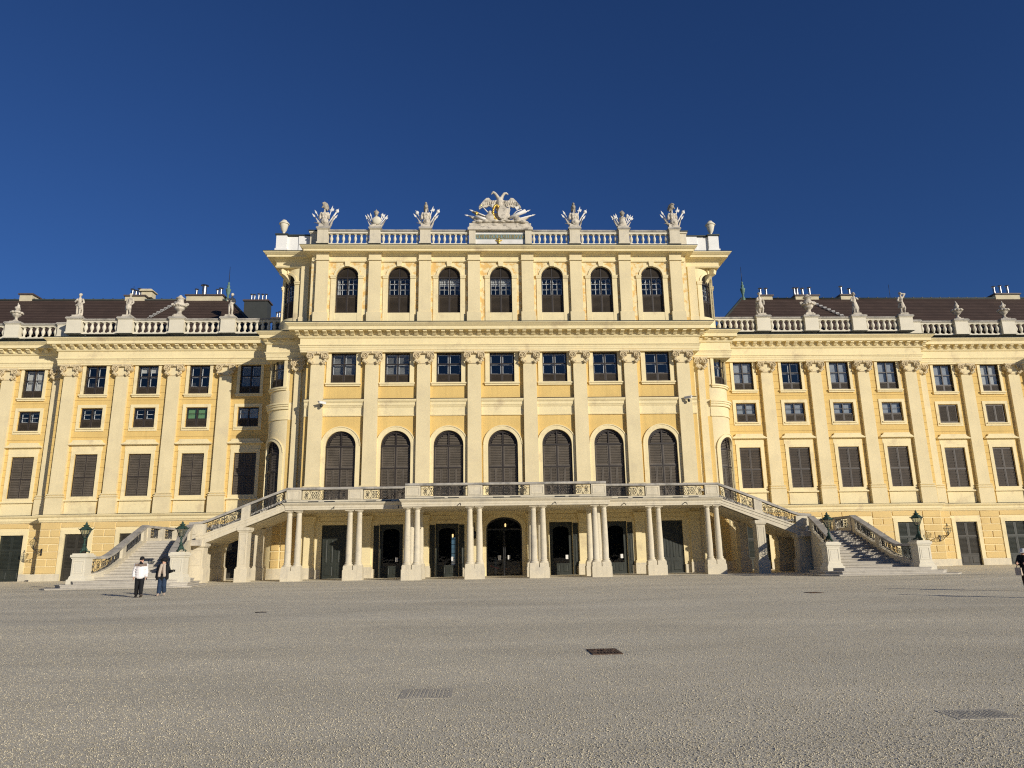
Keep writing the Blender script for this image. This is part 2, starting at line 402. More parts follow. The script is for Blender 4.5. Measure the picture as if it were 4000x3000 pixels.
def mk_sq(w, h, low, rows, style):
    """square window: casement panes above, a short louvred leaf pair below"""
    f = MB(); p = MB(); s = MB(); i = MB(); c = MB(); hw = w / 2
    sash_frame(f, -hw, hw, 0, h, .12, .09, .10)
    f.box(-.055, .055, .10, .22, .09, h - .09)
    f.box(-hw + .09, -.055, .12, .22, low, low + .07); f.box(.055, hw - .09, .12, .22, low, low + .07)
    for sg in (-1, 1):
        a, b = (-hw + .09, -.055) if sg < 0 else (.055, hw - .09)
        louvres(s, a, b, .09, low, .11, .085, .05)
        z0, z1 = low + .07, h - .09
        for k in range(1, rows):
            zz = z0 + (z1 - z0) * k / rows; t = .045 if rows == 2 and h > 2.2 else .02
            f.box(a, b, .13, .19, zz - t, zz + t)
        p.quad((a, .17, z0), (b, .17, z0), (b, .17, z1), (a, .17, z1))
        if style != 'blind':
            zs = [z0 + (z1 - z0) * k / rows for k in range(rows + 1)] if h > 2.2 else [z0, z1]
            for k in range(len(zs) - 1): sash_frame(i, a + .02, b - .02, zs[k] + .03, zs[k + 1] - .03, .42, .055, .05)
            if h <= 2.2: i.box(a + .06, b - .06, .42, .46, (z0 + z1) / 2 - .02, (z0 + z1) / 2 + .02)
        y = {'curtain': .62, 'blind': .36, 'half': .5}.get(style)
        if style == 'curtain':
            n = 14; xs = [a + (b - a) * k / n for k in range(n + 1)]
            for k in range(n): c.quad((xs[k], y + .03 * (k % 2), z0), (xs[k + 1], y + .03 * ((k + 1) % 2), z0), (xs[k + 1], y + .03 * ((k + 1) % 2), z1), (xs[k], y + .03 * (k % 2), z1))
        elif style == 'blind': c.quad((a, y, z0), (b, y, z0), (b, y, z1), (a, y, z1))
        elif style == 'sheer': c.quad((a, .34, z0), (b, .34, z0), (b, .34, z1), (a, .34, z1))
        elif style == 'half': c.quad((a, y, z0 + (z1 - z0) * .72), (b, y, z0 + (z1 - z0) * .72), (b, y, z1), (a, y, z1))
        elif style == 'slats':
            zz = z0 + .05
            while zz < z1: c.box(a + .1, b - .1, .5, .54, zz, zz + .03); zz += .1
    return [('frame', f), ('pane', p), ('shutter', s), ('inner_sash', i), ('curtain', c)]

def mk_closed(w, h, rows, pitch=.105):
    f = MB(); s = MB(); hw = w / 2
    sash_frame(f, -hw, hw, 0, h, .10, .08, .14); f.box(-.03, .03, .09, .2, .08, h - .08)
    zs = [.08 + (h - .16) * k / rows for k in range(rows + 1)]
    for k in range(rows):
        for a, b in ((-hw + .08, -.03), (.03, hw - .08)): louvres(s, a, b, zs[k] + .015, zs[k + 1] - .015, .11, pitch, .075)
    for z in zs[1:-1]: f.box(-hw + .08, -.03, .085, .16, z - .045, z + .045); f.box(.03, hw - .08, .085, .16, z - .045, z + .045)
    return [('frame', f), ('shutter', s)]

def mk_upper(style):
    """round-headed attic window: louvred foot and head, glazed middle"""
    f = MB(); p = MB(); s = MB(); i = MB(); c = MB(); hw = 1.035; sp = 3.55; a, b = 1.74, 1.84
    f.box(-hw, -hw + .08, .2, .3, 0, sp); f.box(hw - .08, hw, .2, .3, 0, sp); f.box(-hw + .08, hw - .08, .2, .3, 0, .07)
    f.box(-.045, .045, .19, .3, .07, sp + .95)
    f.box(-hw + .08, -.045, .2, .3, a, b); f.box(.045, hw - .08, .2, .3, a, b)
    f.box(-hw + .08, -.045, .2, .3, sp - .06, sp + .05); f.box(.045, hw - .08, .2, .3, sp - .06, sp + .05)
    arch_ring(f, 0, sp, hw - .09, hw - .09, hw, hw, .2, .3)
    for x0, x1 in ((-hw + .08, -.045), (.045, hw - .08)):
        louvres(s, x0, x1, .07, a, .22, .09, .05)
        louvres(s, x0, x1, sp + .05, sp + hw - .1, .22, .09, .03, (0, sp, hw - .1, hw - .1))
        xm = (x0 + x1) / 2
        p.quad((x0, .27, b), (x1, .27, b), (x1, .27, sp - .06), (x0, .27, sp - .06))
        for t in (.36, .69):
            z = b + (sp - .06 - b) * t; f.box(x0, x1, .24, .265, z - .014, z + .014); i.box(x0 + .03, x1 - .03, .5, .53, z - .024, z + .024)
        f.box(xm - .012, xm + .012, .24, .265, b, sp - .06)
        i.box(xm - .028, xm + .028, .5, .53, b, sp - .06); sash_frame(i, x0 + .02, x1 - .02, b, sp - .08, .5, .04, .04)
        if style == 'half': c.quad((x0, .6, b + .95), (x1, .6, b + .95), (x1, .6, sp), (x0, .6, sp))
        if style == 'left' and x0 < 0: c.quad((x0, .6, b), (x0 + .3, .62, b), (x0 + .2, .6, sp), (x0, .6, sp))
        if style == 'lights':
            for k in range(3): i.box(x0 + .1 + .3 * k, x0 + .14 + .3 * k, .7, .73, sp - .45, sp - .25)
    # back board of the louvred head
    A = arc(0, sp, hw - .05, n=16); f.add([(q[0], .31, q[1]) for q in A], [tuple(range(len(A)))])
    return [('frame', f), ('pane', p), ('shutter', s), ('inner_sash', i), ('curtain', c)]

def mk_noble(w, sp, op):
    """tall round-headed balcony door closed by louvred leaves; op = which lower leaves stand with open slats"""
    f = MB(); s = MB(); hw = w / 2; r = hw
    f.box(-hw, -hw + .1, .16, .3, 0, sp); f.box(hw - .1, hw, .16, .3, 0, sp)
    arch_ring(f, 0, sp, r - .14, r - .14, r, r, .12, .3, 20); arch_ring(f, 0, sp, r - .24, r - .24, r - .17, r - .17, .17, .3, 20)
    f.box(-hw, hw, .08, .17, sp - .09, sp + .03); f.box(-hw - .02, hw + .02, .10, .165, 3.24, 3.34)
    f.box(-.05, .05, .13, .28, 3.35, sp + r - .16)
    f.box(-.045, .045, .13, .28, 0, 3.24)
    for x0, x1 in ((-hw + .1, -.05), (.05, hw - .1)):
        louvres(s, x0, x1, sp + .03, sp + r - .2, .19, .145, .04, (0, sp, r - .26, r - .26))
        louvres(s, x0, x1, 3.35, sp - .1, .17, .15, .1)
        xm = (x0 + x1) / 2
        for a, b in ((x0, xm - .01), (xm + .01, x1)):
            louvres(s, a, b, .95, 3.23, .17, .135, .085); solid_panel(s, a, b, .02, .94, .17, .08)
    A = arc(0, sp, r - .05, n=16); f.add([(q[0], .31, q[1]) for q in A], [tuple(range(len(A)))])
    return [('frame', f), ('shutter', s)]

def mk_gdoor(w, h, pitch=.12):
    """ground-floor double door: louvred head, louvred body, solid foot panel"""
    f = MB(); s = MB(); hw = w / 2
    sash_frame(f, -hw, hw, 0, h, .10, .09, .14); f.box(-.025, .025, .11, .2, .09, h - .09)
    for a, b in ((-hw + .09, -.03), (.03, hw - .09)):
        louvres(s, a, b, h * .66, h - .1, .12, pitch, .1); louvres(s, a, b, h * .245, h * .655, .12, pitch, .1)
        solid_panel(s, a, b, .09, h * .24, .12, .1)
    f.box(-hw, hw, .07, .15, h * .655 - .02, h * .66 + .03)
    return [('frame', f), ('shutter', s)]

def mk_wdoor(w, h):
    """plain wooden double door with raised panels"""
    f = MB(); s = MB(); hw = w / 2
    sash_frame(f, -hw, hw, 0, h, .10, .11, .16); f.box(-hw + .11, hw - .11, .1, .22, h * .76, h * .79); f.box(-.03, .03, .12, .2, .11, h - .11)
    for a, b in ((-hw + .11, -.03), (.03, hw - .11)):
        m = (a + b) / 2
        solid_panel(s, a, b, .11, h * .27, .14, .1); solid_panel(s, a, m, h * .27, h * .76, .14, .09); solid_panel(s, m, b, h * .27, h * .76, .14, .09)
        solid_panel(s, a, m, h * .79, h - .11, .14, .09); solid_panel(s, m, b, h * .79, h - .11, .14, .09)
    return [('frame', f), ('leaf', s)]

def mk_glassdoor(w, h, side):
    """glazed door with round-cornered light, solid kick panel, and an open solid leaf folded on one or both sides"""
    f = MB(); p = MB(); s = MB(); hw = w / 2 
    sash_frame(f, -hw, hw, 0, h, .14, .12, .14)
    f.box(-hw + .12, -hw + .3, .16, .26, .12, h - .12); f.box(hw - .3, hw - .12, .16, .26, .12, h - .12)
    r = hw - .3; zz = h - .35 - r * .45
    B = arc(0, zz, r, r * .45, 14)
    for a, b in zip(B, B[1:]): f.add([(a[0], .17, a[1]), (b[0], .17, b[1]), (b[0], .17, h - .12), (a[0], .17, h - .12)], [(0, 1, 2, 3)])
    p.quad((-r, .2, .95), (r, .2, .95), (r, .2, h - .3), (-r, .2, h - .3))
    solid_panel(s, -r, 0, .12, 1.0, .15, .1); solid_panel(s, 0, r, .12, 1.0, .15, .1)
    f.tube([(-hw + .2, .1, 1.1), (-hw + .2, .1, 2.4)], .02, 6)
    nt_ = MB(); nt_.box(r - .32, r - .1, .19, .195, 1.35, 1.7)
    out = [('frame', f), ('pane', p), ('leaf', s), ('notice', nt_)]
    for sg in side:
        q = MB(); x0, x1 = (hw + .04, hw + .5) if sg > 0 else (-hw - .5, -hw - .04)
        for za, zb in ((.05, 1.0), (1.0, h * .7), (h * .7, h - .08)): solid_panel(q, x0, x1, za, zb, -.05, .08)
        out.append(('open_leaf', q))
    return out

def mk_archdoor(w, sp, rz):
    f = MB(); p = MB(); hw = w / 2
    f.box(-hw, -hw + .1, .14, .28, 0, sp); f.box(hw - .1, hw, .14, .28, 0, sp); f.box(-hw + .1, hw - .1, .12, .28, sp - .12, sp)
    arch_ring(f, 0, sp, hw - .13, rz - .13, hw, rz, .1, .3, 20)
    f.box(-.04, .04, .16, .24, .05, sp - .12)
    for x in (-.09, .09): f.tube([(x, .1, .3), (x, .1, 3.3)], .022, 6)
    p.quad((-hw + .1, .2, .05), (hw - .1, .2, .05), (hw - .1, .2, sp - .12), (-hw + .1, .2, sp - .12))
    A = arc(0, sp, hw - .13, rz - .13, 16); p.add([(q[0], .2, q[1]) for q in A], [tuple(range(len(A)))])
    q = MB(); q.box(-.55, -.3, .17, .19, 1.35, 1.75); q.box(.3, .5, .17, .19, 1.4, 1.75)
    return [('frame', f), ('pane', p), ('notice', q)]

MATOF = {'frame': 'frame', 'pane': 'glass', 'shutter': 'shutter', 'inner_sash': 'sash', 'curtain': 'curtain', 'leaf': 'door', 'open_leaf': 'door', 'notice': 'paper'}
def leaves(pieces, xc=0.0):
    """left and right leaf of each pair become pieces of their own"""
    out = []
    for n, mb in pieces:
        if not mb.f: continue
        if n not in ('shutter', 'leaf', 'inner_sash', 'curtain', 'notice'): out.append((n, mb)); continue
        for sg in (-1, 1):
            q = MB(); ix = {}
            for f, sm in zip(mb.f, mb.sm):
                if (sum(mb.v[i][0] for i in f) / len(f) - xc) * sg > 0:
                    g = []
                    for i in f:
                        if i not in ix: ix[i] = len(q.v); q.v.append(mb.v[i])
                        g.append(ix[i])
                    q.f.append(g); q.sm.append(sm)
            if q.f: out += [(n, k) for k in (pieces_of(q) if n in ('shutter', 'leaf') else [q])]
    return out
def place(kind, key, fn, parent, loc, mats={}, extra=(), mapfn=None, label=None):
    """one window or door: its frame is the part, what fills the frame are its sub-parts"""
    if mapfn:
        pieces = [(n, mb.cutmap(mapfn[0], mapfn[1])) for n, mb in leaves(fn(), 1.62)]; meshes = [(n, mb.mesh(kind + '_' + n)) for n, mb in pieces]
        loc = mapfn[2]
    else:
        meshes = wmesh(key, lambda: [(n, mb.mesh(kind + '_' + n)) for n, mb in leaves(fn())])
    root = None
    for n, me in meshes:
        m = M[mats.get(n, MATOF[n])]
        if n == 'frame': root = part(kind, me, m, parent, loc)
        else: part(n, me, m, root, loc)
    for n, me, m in extra: part(n, me, m, root, loc)
    if label: root['label'] = label
    return root
# ------------------------------------------------------------------ palace
GZ = -.12
palace = thing('palace', 'long pale yellow baroque palace with brown shutters and a taller middle block', 'palace', (0, 64, GZ))
PC = [2.53, 7.12, 11.8, 16.68]
PX = [-x for x in PC[::-1]] + PC
BX = [-14.38, -9.53, -4.85, 0, 4.85, 9.53, 14.38]
YC = 64.0; YK = 65.3; YWG = 71.0; YS = 72.45

def wall_holes(mb, x0, x1, z0, z1, y, holes, depth=.34, n=14):
    """flat wall with openings (xc, w, zb, zspring, rz): rz = 0 square head; reveals included"""
    xs = {x0, x1}
    for h in holes: xs |= {h[0] - h[1] / 2, h[0] + h[1] / 2}
    xs = sorted(x for x in xs if x0 - 1e-6 <= x <= x1 + 1e-6)
    for a, b in zip(xs, xs[1:]):
        if b - a < 1e-4: continue
        c = (a + b) / 2; sp = sorted((h[2], h[3] + h[4]) for h in holes if abs(h[0] - c) < h[1] / 2)
        z = z0
        for lo, hi in sp + [(z1, z1)]:
            if lo > z + 1e-4: mb.quad((a, y, z), (b, y, z), (b, y, lo), (a, y, lo))
            z = max(z, hi)
    for xc, w, zb, zs, rz in holes:
        a, b = xc - w / 2, xc + w / 2; yy = y + depth
        mb.quad((a, y, zb), (a, yy, zb), (a, yy, zs), (a, y, zs)); mb.quad((b, y, zb), (b, y, zs), (b, yy, zs), (b, yy, zb))
        mb.quad((a, y, zb), (b, y, zb), (b, yy, zb), (a, yy, zb))
        if rz <= 0: mb.quad((a, y, zs), (a, yy, zs), (b, yy, zs), (b, y, zs))
        else:
            A = arc(xc, zs, w / 2, rz, n); zt = zs + rz
            for p, q in zip(A, A[1:]):
                mb.quad((p[0], y, p[1]), (p[0], y, zt), (q[0], y, zt), (q[0], y, q[1]))
                mb.quad((p[0], y, p[1]), (q[0], y, q[1]), (q[0], yy, q[1]), (p[0], yy, p[1]))
    return mb

# ---- middle block, flat front
h_noble = [(x, 2.65, 5.95, 11.24, 1.325) for x in BX]; h_mid = [(x, 2.26, 16.97, 19.79, 0) for x in BX]
h_up = [(x, 2.07, 23.65, 27.2, 1.035) for x in BX]
h_gr = [(0, 3.1, -.3, 3.87, .98)] + [(s * x, w, -.3, 4.36, 0) for s in (-1, 1) for x, w in ((4.95, 2.0), (9.75, 2.0), (14.55, 2.3))]
XM = 17.75
part('wall', wall_holes(MB(), -XM, XM, 5.9, 22.6, YC, h_noble + h_mid), M['yellow'], palace)
part('wall', wall_holes(MB(), -XM, XM, 22.6, 30.2, YC, h_up), M['upper'], palace)
part('wall', wall_holes(MB(), -XM, XM, -.3, 5.9, YC, h_gr), M['trim'], palace)
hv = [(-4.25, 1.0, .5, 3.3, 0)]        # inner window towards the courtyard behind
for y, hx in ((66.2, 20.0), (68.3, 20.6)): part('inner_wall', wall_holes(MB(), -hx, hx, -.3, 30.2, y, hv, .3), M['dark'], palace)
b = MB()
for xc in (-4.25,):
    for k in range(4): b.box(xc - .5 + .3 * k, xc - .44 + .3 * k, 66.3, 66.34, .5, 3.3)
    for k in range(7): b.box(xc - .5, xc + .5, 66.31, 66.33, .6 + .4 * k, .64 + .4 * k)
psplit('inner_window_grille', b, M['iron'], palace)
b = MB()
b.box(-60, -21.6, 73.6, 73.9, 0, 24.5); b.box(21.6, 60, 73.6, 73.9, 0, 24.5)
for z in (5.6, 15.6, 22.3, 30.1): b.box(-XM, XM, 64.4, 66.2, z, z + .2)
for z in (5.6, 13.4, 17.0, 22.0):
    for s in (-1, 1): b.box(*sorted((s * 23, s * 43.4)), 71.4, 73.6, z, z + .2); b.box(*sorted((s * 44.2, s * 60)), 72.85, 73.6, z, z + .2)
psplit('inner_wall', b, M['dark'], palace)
b = MB()
for s in (-1, 1): b.box(*sorted((s * XM, s * (XM - .25))), YC + .002, 66.2, -.3, 30.2)
psplit('return_wall', b, M['trim'], palace)

# pilaster + capital meshes ------------------------------------------------
def capital_mb(w=1.25, h=1.16, d=.3):
    """Ionic capital with hanging festoons; local: x centred, y 0 = pilaster face, z 0 = astragal"""
    m = MB(); hw = w / 2
    m.box(-hw - .06, hw + .06, -.05, d, 0, .08)
    for s in (-1, 1):
        cx = s * (hw + .06); cz = h - .42
        pts = []
        for k in range(26):
            a = -.5 + k * .52; r = .34 * (1 - k / 28.0); pts.append((cx - s * r * math.cos(a), -.20 - .002 * k, cz + r * math.sin(a)))
        m.tube(pts, [.062 * (1 - k / 40) for k in range(26)], 6)
        m.ell((cx, -.22, cz), (.085, .08, .085), 8, 6)
        m.lathe([(.30, 0), (.30, .30)], (0, 0, 0), 12) if False else None
        n = 12; A = [(cx + .31 * math.cos(2 * PI * k / n), cz + .31 * math.sin(2 * PI * k / n)) for k in range(n)]
        m.prism(A, -.17, d, 'y')
        for k, (fx, fz, fr) in enumerate(((.02, -.40, .14), (-.08, -.55, .15), (-.2, -.66, .13), (.1, -.5, .1), (-.30, -.58, .10))): m.ell((cx + s * (-fx if 0 else fx), -.17, cz + fz), (fr, .12, fr * .9), 7, 5)
        m.tube([(cx, -.1, h - .12), (s * .3, -.12, h - .18), (0, -.14, h - .22)], [.07, .06, .06], 6)
    for k in range(-2, 3): m.ell((k * .17, -.15, h - .22 + .05 * (2 - abs(k))), (.1, .11, .11), 7, 5)
    m.ell((0, -.2, h - .12), (.13, .12, .14), 8, 6)
    m.prism([(-hw - .3, h - .14), (hw + .3, h - .14), (hw + .33, h), (-hw - .33, h)], -.24, d, 'y')
    return m
CAPM = capital_mb().mesh('capital'); CAPM.materials.append(M['capital'])
CAPN = capital_mb(.66, 1.16, .3).mesh('capital'); CAPN.materials.append(M['capital'])
def pilaster(x, y, w, z0, zc, d, base, ztop, capme=CAPM, m='cream', yb=None, name='pilaster'):
    """giant order pilaster: pedestal/base, tapering shaft, capital as sub-part"""
    b = MB(); hw = w / 2; yb = y + d if yb is None else yb
    if base:
        zb = z0 + base
        b.box(x - hw - .16, x + hw + .16, y - .14, yb, z0, zb - .42)
        b.sweep([(0, zb - .42), (.02, zb - .4), (.09, zb - .32), (.09, zb - .24), (-.03, zb - .16), (.06, zb - .1), (.06, zb - .02), (-.05, zb), (-.2, zb), (-.2, zb - .42)],
                [(x - hw - .07, yb), (x - hw - .07, y - .05), (x + hw + .07, y - .05), (x + hw + .07, yb)])
    else: zb = z0
    b.add([(x - hw, y, zb), (x + hw, y, zb), (x + hw - .03, y + .01, zc), (x - hw + .03, y + .01, zc), (x - hw, yb, zb), (x + hw, yb, zb), (x + hw - .03, yb, zc), (x - hw + .03, yb, zc)],
          [(0, 1, 2, 3), (1, 5, 6, 2), (0, 3, 7, 4)])
    b.box(x - hw + .01, x + hw - .01, y - .005, yb, zc, ztop)
    r = part(name, b, M[m], palace)
    if capme: part('capital', capme, None, r, (x, y - .004, zc))
    return r
for x in PX:
    pilaster(x, 63.63, 1.25, 5.95, 18.65, .36, 1.75, 19.82)
for x in PX:                                            # short plain pilasters of the attic
    b = MB(); b.box(x - .66, x + .66, 63.58, 64.0, 22.6, 23.62); b.box(x - .56, x + .56, 63.66, 64.0, 23.62, 28.72)
    b.box(x - .62, x + .62, 63.54, 63.995, 28.72, 28.84); b.box(x - .58, x + .58, 63.62, 63.995, 28.84, 29.34); b.box(x - .64, x + .64, 63.55, 63.995, 29.34, 29.47)
    part('pilaster', b, M['cream'], palace)

# entablatures --------------------------------------------------------------
def entab(mb, z, h_a, h_f, path, d0, dc, ztip, mod=True, cap=True):
    """architrave, frieze, bed mould, bracket zone, corona, cyma: z = underside, ztip = outer top edge"""
    za = z + h_a; zf = za + h_f; zs = ztip - .62
    mb.sweep([(0, z), (d0 - .06, z), (d0 - .06, z + h_a * .28), (d0 - .02, z + h_a * .30), (d0 - .02, z + h_a * .62), (d0 + .02, z + h_a * .64), (d0 + .02, za - .14), (d0 + .10, za - .07), (d0 + .10, za),
              (d0 - .02, za + .02), (d0 - .02, zf - .04), (d0 + .08, zf), (d0 + .16, zf + .14), (d0 + .16, zf + .2),
              (d0 + .22, zf + .22), (d0 + .22, zs), (dc - .28, zs + .015), (dc - .28, zs + .30), (dc - .22, zs + .34), (dc - .04, zs + .52), (dc, zs + .54), (dc, ztip), (0, ztip + .36)], path)
    mb.z0 = zf + .2; mb.zs = zs
def brackets(mb, x0, x1, y, d0, dc, zb, zt, step=.83, ax='x', sg=1):
    n = max(1, round((x1 - x0) / step)); w = .17
    for k in range(n):
        c = x0 + (x1 - x0) * (k + .5) / n; q = MB()
        zb2 = zb + (zt - zb) * .0; D = dc - .40
        poly = [(-(d0 + .2), zb2), (-(d0 + .30), zb2), (-(d0 + .42), zb2 + (zt - zb) * .30), (-(D - .12), zt - (zt - zb) * .42), (-D, zt - (zt - zb) * .36), (-D, zt - .01), (-(d0 + .2), zt - .01)]
        q.prism(poly, -w, w, 'x')
        if ax == 'x': mb.join(q, (c, y, 0))
        else: mb.join(q.map(lambda X, Y, Z: (Y * sg * -1, X, Z)), (y, c, 0))
# middle block main entablature
b = MB(); pth = [(-17.9, 66), (-17.9, YC), (17.9, YC), (17.9, 66)]
entab(b, 19.78, .70, .62, pth, .44, 1.58, 22.27)
brackets(b, -18.9, 18.9, YC, .44, 1.58, b.z0, b.zs)
for s in (-1, 1): brackets(b, 63.1, 65.3, s * 17.9, .36, 1.58, b.z0, b.zs, .83, 'y', s)
part('cornice', b, M['trim'], palace)
b = MB(); b.sweep([(1.5, 22.29), (1.62, 22.272), (1.63, 22.33), (.1, 22.66)], pth); part('flashing', b, M['flash'], palace)
# middle block attic cornice
pth2 = [(-17.5, 66), (-17.5, YC), (17.5, YC), (17.5, 66)]
PROF2 = lambda dc: [(0, 28.66), (.1, 28.66), (.16, 28.76), (.16, 28.82), (.08, 28.86), (.08, 29.26), (.2, 29.36), (.3, 29.46), (dc - .3, 29.48), (dc - .3, 29.66), (dc - .22, 29.7), (dc - .03, 29.86), (dc, 29.88), (dc, 29.95), (0, 30.36)]
b = MB(); b.sweep(PROF2(1.16), pth2); part('cornice', b, M['trim'], palace)
b = MB(); b.sweep([(1.1, 29.97), (1.19, 29.952), (1.2, 30.0), (.1, 30.4)], pth2); part('flashing', b, M['flash'], palace)

# string course between the pilasters
def string(mb, x0, x1, y):
    mb.sweep([(0, 13.9), (.10, 13.9), (.12, 13.98), (.06, 14.02), (.06, 14.66), (.10, 14.72), (.16, 14.86), (.2, 14.88), (.2, 15.1), (.3, 15.22), (.34, 15.32), (.34, 15.40), (0, 15.44)], [(x0, y), (x1, y)])
sgaps = [(-XM, PX[0] - .62)] + [(PX[i] + .62, PX[i + 1] - .62) for i in range(7)] + [(PX[-1] + .62, XM)]
b = MB(); c = MB()
for a, d in sgaps: string(b, a, d, YC); c.box(a, d, YC - .35, YC - .002, 15.445, 15.47)
psplit('string_course', b, M['trim'], palace); psplit('flashing', c, M['lead'], palace)

def sq_surround(w, h, sw, top=True, sill=.14, proud=.10):
    q = MB(); hw = w / 2
    q.box(-hw - sw, -hw, -proud, .1, 0, h); q.box(hw, hw + sw, -proud, .1, 0, h)
    if top: q.box(-hw - sw, hw + sw, -proud, .1, h, h + sw)
    q.box(-hw - sw - .08, hw + sw + .08, -proud - .12, .12, -sill, -.003); q.box(-hw - sw - .03, hw + sw + .03, -proud - .04, .1, -sill - .16, -sill)
    return q
def noble_surround(w, sp, bw):
    q = MB(); hw = w / 2
    q.box(-hw - bw, -hw, -.10, .1, 0, sp); q.box(hw, hw + bw, -.10, .1, 0, sp)
    arch_ring(q, 0, sp, hw, hw, hw + bw * .8, hw + bw * .8, -.10, .1, 22); arch_ring(q, 0, sp, hw + bw * .8, hw + bw * .8, hw + bw, hw + bw, -.15, .1, 22)
    return q
def upper_surround(w, sp):
    q = MB(); hw = w / 2; bw = .2
    q.box(-hw - .45, -hw, -.08, .1, -.95, sp - .16); q.box(hw, hw + .45, -.08, .1, -.95, sp - .16)
    for s in (-1, 1):
        a, c = sorted((s * hw, s * (hw + .5))); q.box(a, c, -.16, .1, sp - .16, sp + .12); q.box(a - .02, c + .02, -.2, .1, sp + .02, sp + .13)
    arch_ring(q, 0, sp + .12, hw, hw - .12, hw + bw, hw + bw - .10, -.09, .1, 22)
    q.prism([(-.2, sp + 1.02), (.2, sp + 1.02), (.26, sp + 1.52), (-.26, sp + 1.52)], -.2, .1, 'y')
    q.box(-hw, hw, -.05, .14, -.95, -.0)
    return q
SUR_MID = sq_surround(2.26, 2.82, .40, False).mesh('surround'); SUR_MID.materials.append(M['trim'])
SUR_NOB = noble_surround(2.65, 5.29, .43).mesh('surround'); SUR_NOB.materials.append(M['trim'])
SUR_UP = upper_surround(2.07, 3.55).mesh('surround'); SUR_UP.materials.append(M['trim'])
mids = ['slats', 'slats', 'plain', 'plain', 'plain', 'plain', 'plain']
ups = ['left', 'plain', 'half', 'half', 'lights', 'lights', 'lights']
for i, x in enumerate(BX):
    place('window', ('mid', mids[i]), lambda: mk_sq(2.26, 2.82, .76, 2, mids[i]), palace, (x, YC, 16.97), extra=[('surround', SUR_MID, None)])
    place('window', ('up', ups[i]), lambda: mk_upper(ups[i]), palace, (x, YC, 23.65), extra=[('surround', SUR_UP, None)])
    place('balcony_door', ('nob',), lambda: mk_noble(2.65, 5.29, 0), palace, (x, YC, 5.95), {'shutter': 'shutter_g'}, extra=[('surround', SUR_NOB, None)])

# ground floor under the terrace
for x, w in ((14.55, 2.3), (-14.55, 2.3)): place('door', ('wd',), lambda: mk_wdoor(2.3, 4.49), palace, (x, YC, -.15), {'frame': 'door'})
for x, sd in ((-9.75, (-1,)), (-4.95, (-1, 1)), (4.95, (1,)), (9.75, (1,))):
    place('door', ('gd', sd), lambda: mk_glassdoor(2.0, 4.49, sd), palace, (x, YC, -.15), {'frame': 'door', 'pane': 'doorglass'})
place('door', ('ad',), lambda: mk_archdoor(3.1, 4.01, .97), palace, (0, YC, -.15), {'frame': 'iron', 'pane': 'doorglass'}, label='arched glazed entrance door with long steel handles')
b = MB(); pl = MB()
for x in (-16.75, -11.9, -6.95, -2.4, 2.4, 6.95, 11.9, 16.75):
    b.box(x - .42, x + .42, 63.78, 64.0, 1.0, 4.6); b.box(x - .52, x + .52, 63.68, 64.0, .8, 1.0); b.box(x - .5, x + .5, 63.7, 64.0, 4.6, 4.9); b.box(x - .56, x + .56, 63.62, 64.0, 4.9, 5.1)
    pl.box(x - .56, x + .56, 63.64, 64.0, -.3, .8)
b.box(-XM, XM, 63.9, 64.0, 5.1, 5.5)
for s in (-1, 1):
    for x, w in ((4.95, 2.5), (9.75, 2.5), (14.55, 2.6)):
        sash_frame(b, s * x - w / 2 - .2, s * x + w / 2 + .2, 4.55, 5.05, 63.93, .09, .07)
    for x0, x1 in ((1.7, 1.85), (3.4, 3.6), (6.3, 6.4), (8.2, 8.4), (11.1, 11.35), (12.45, 13.35), (15.75, 16.18)): pl.box(*sorted((s * x0, s * x1)), 63.9, 64.0, -.3, .62)
arch_ring(b, 0, 3.87, 1.75, 1.18, 1.95, 1.38, 63.93, 64.0, 20)
psplit('order_trim', b, M['trim'], palace); psplit('plinth', pl, M['stone'], palace)

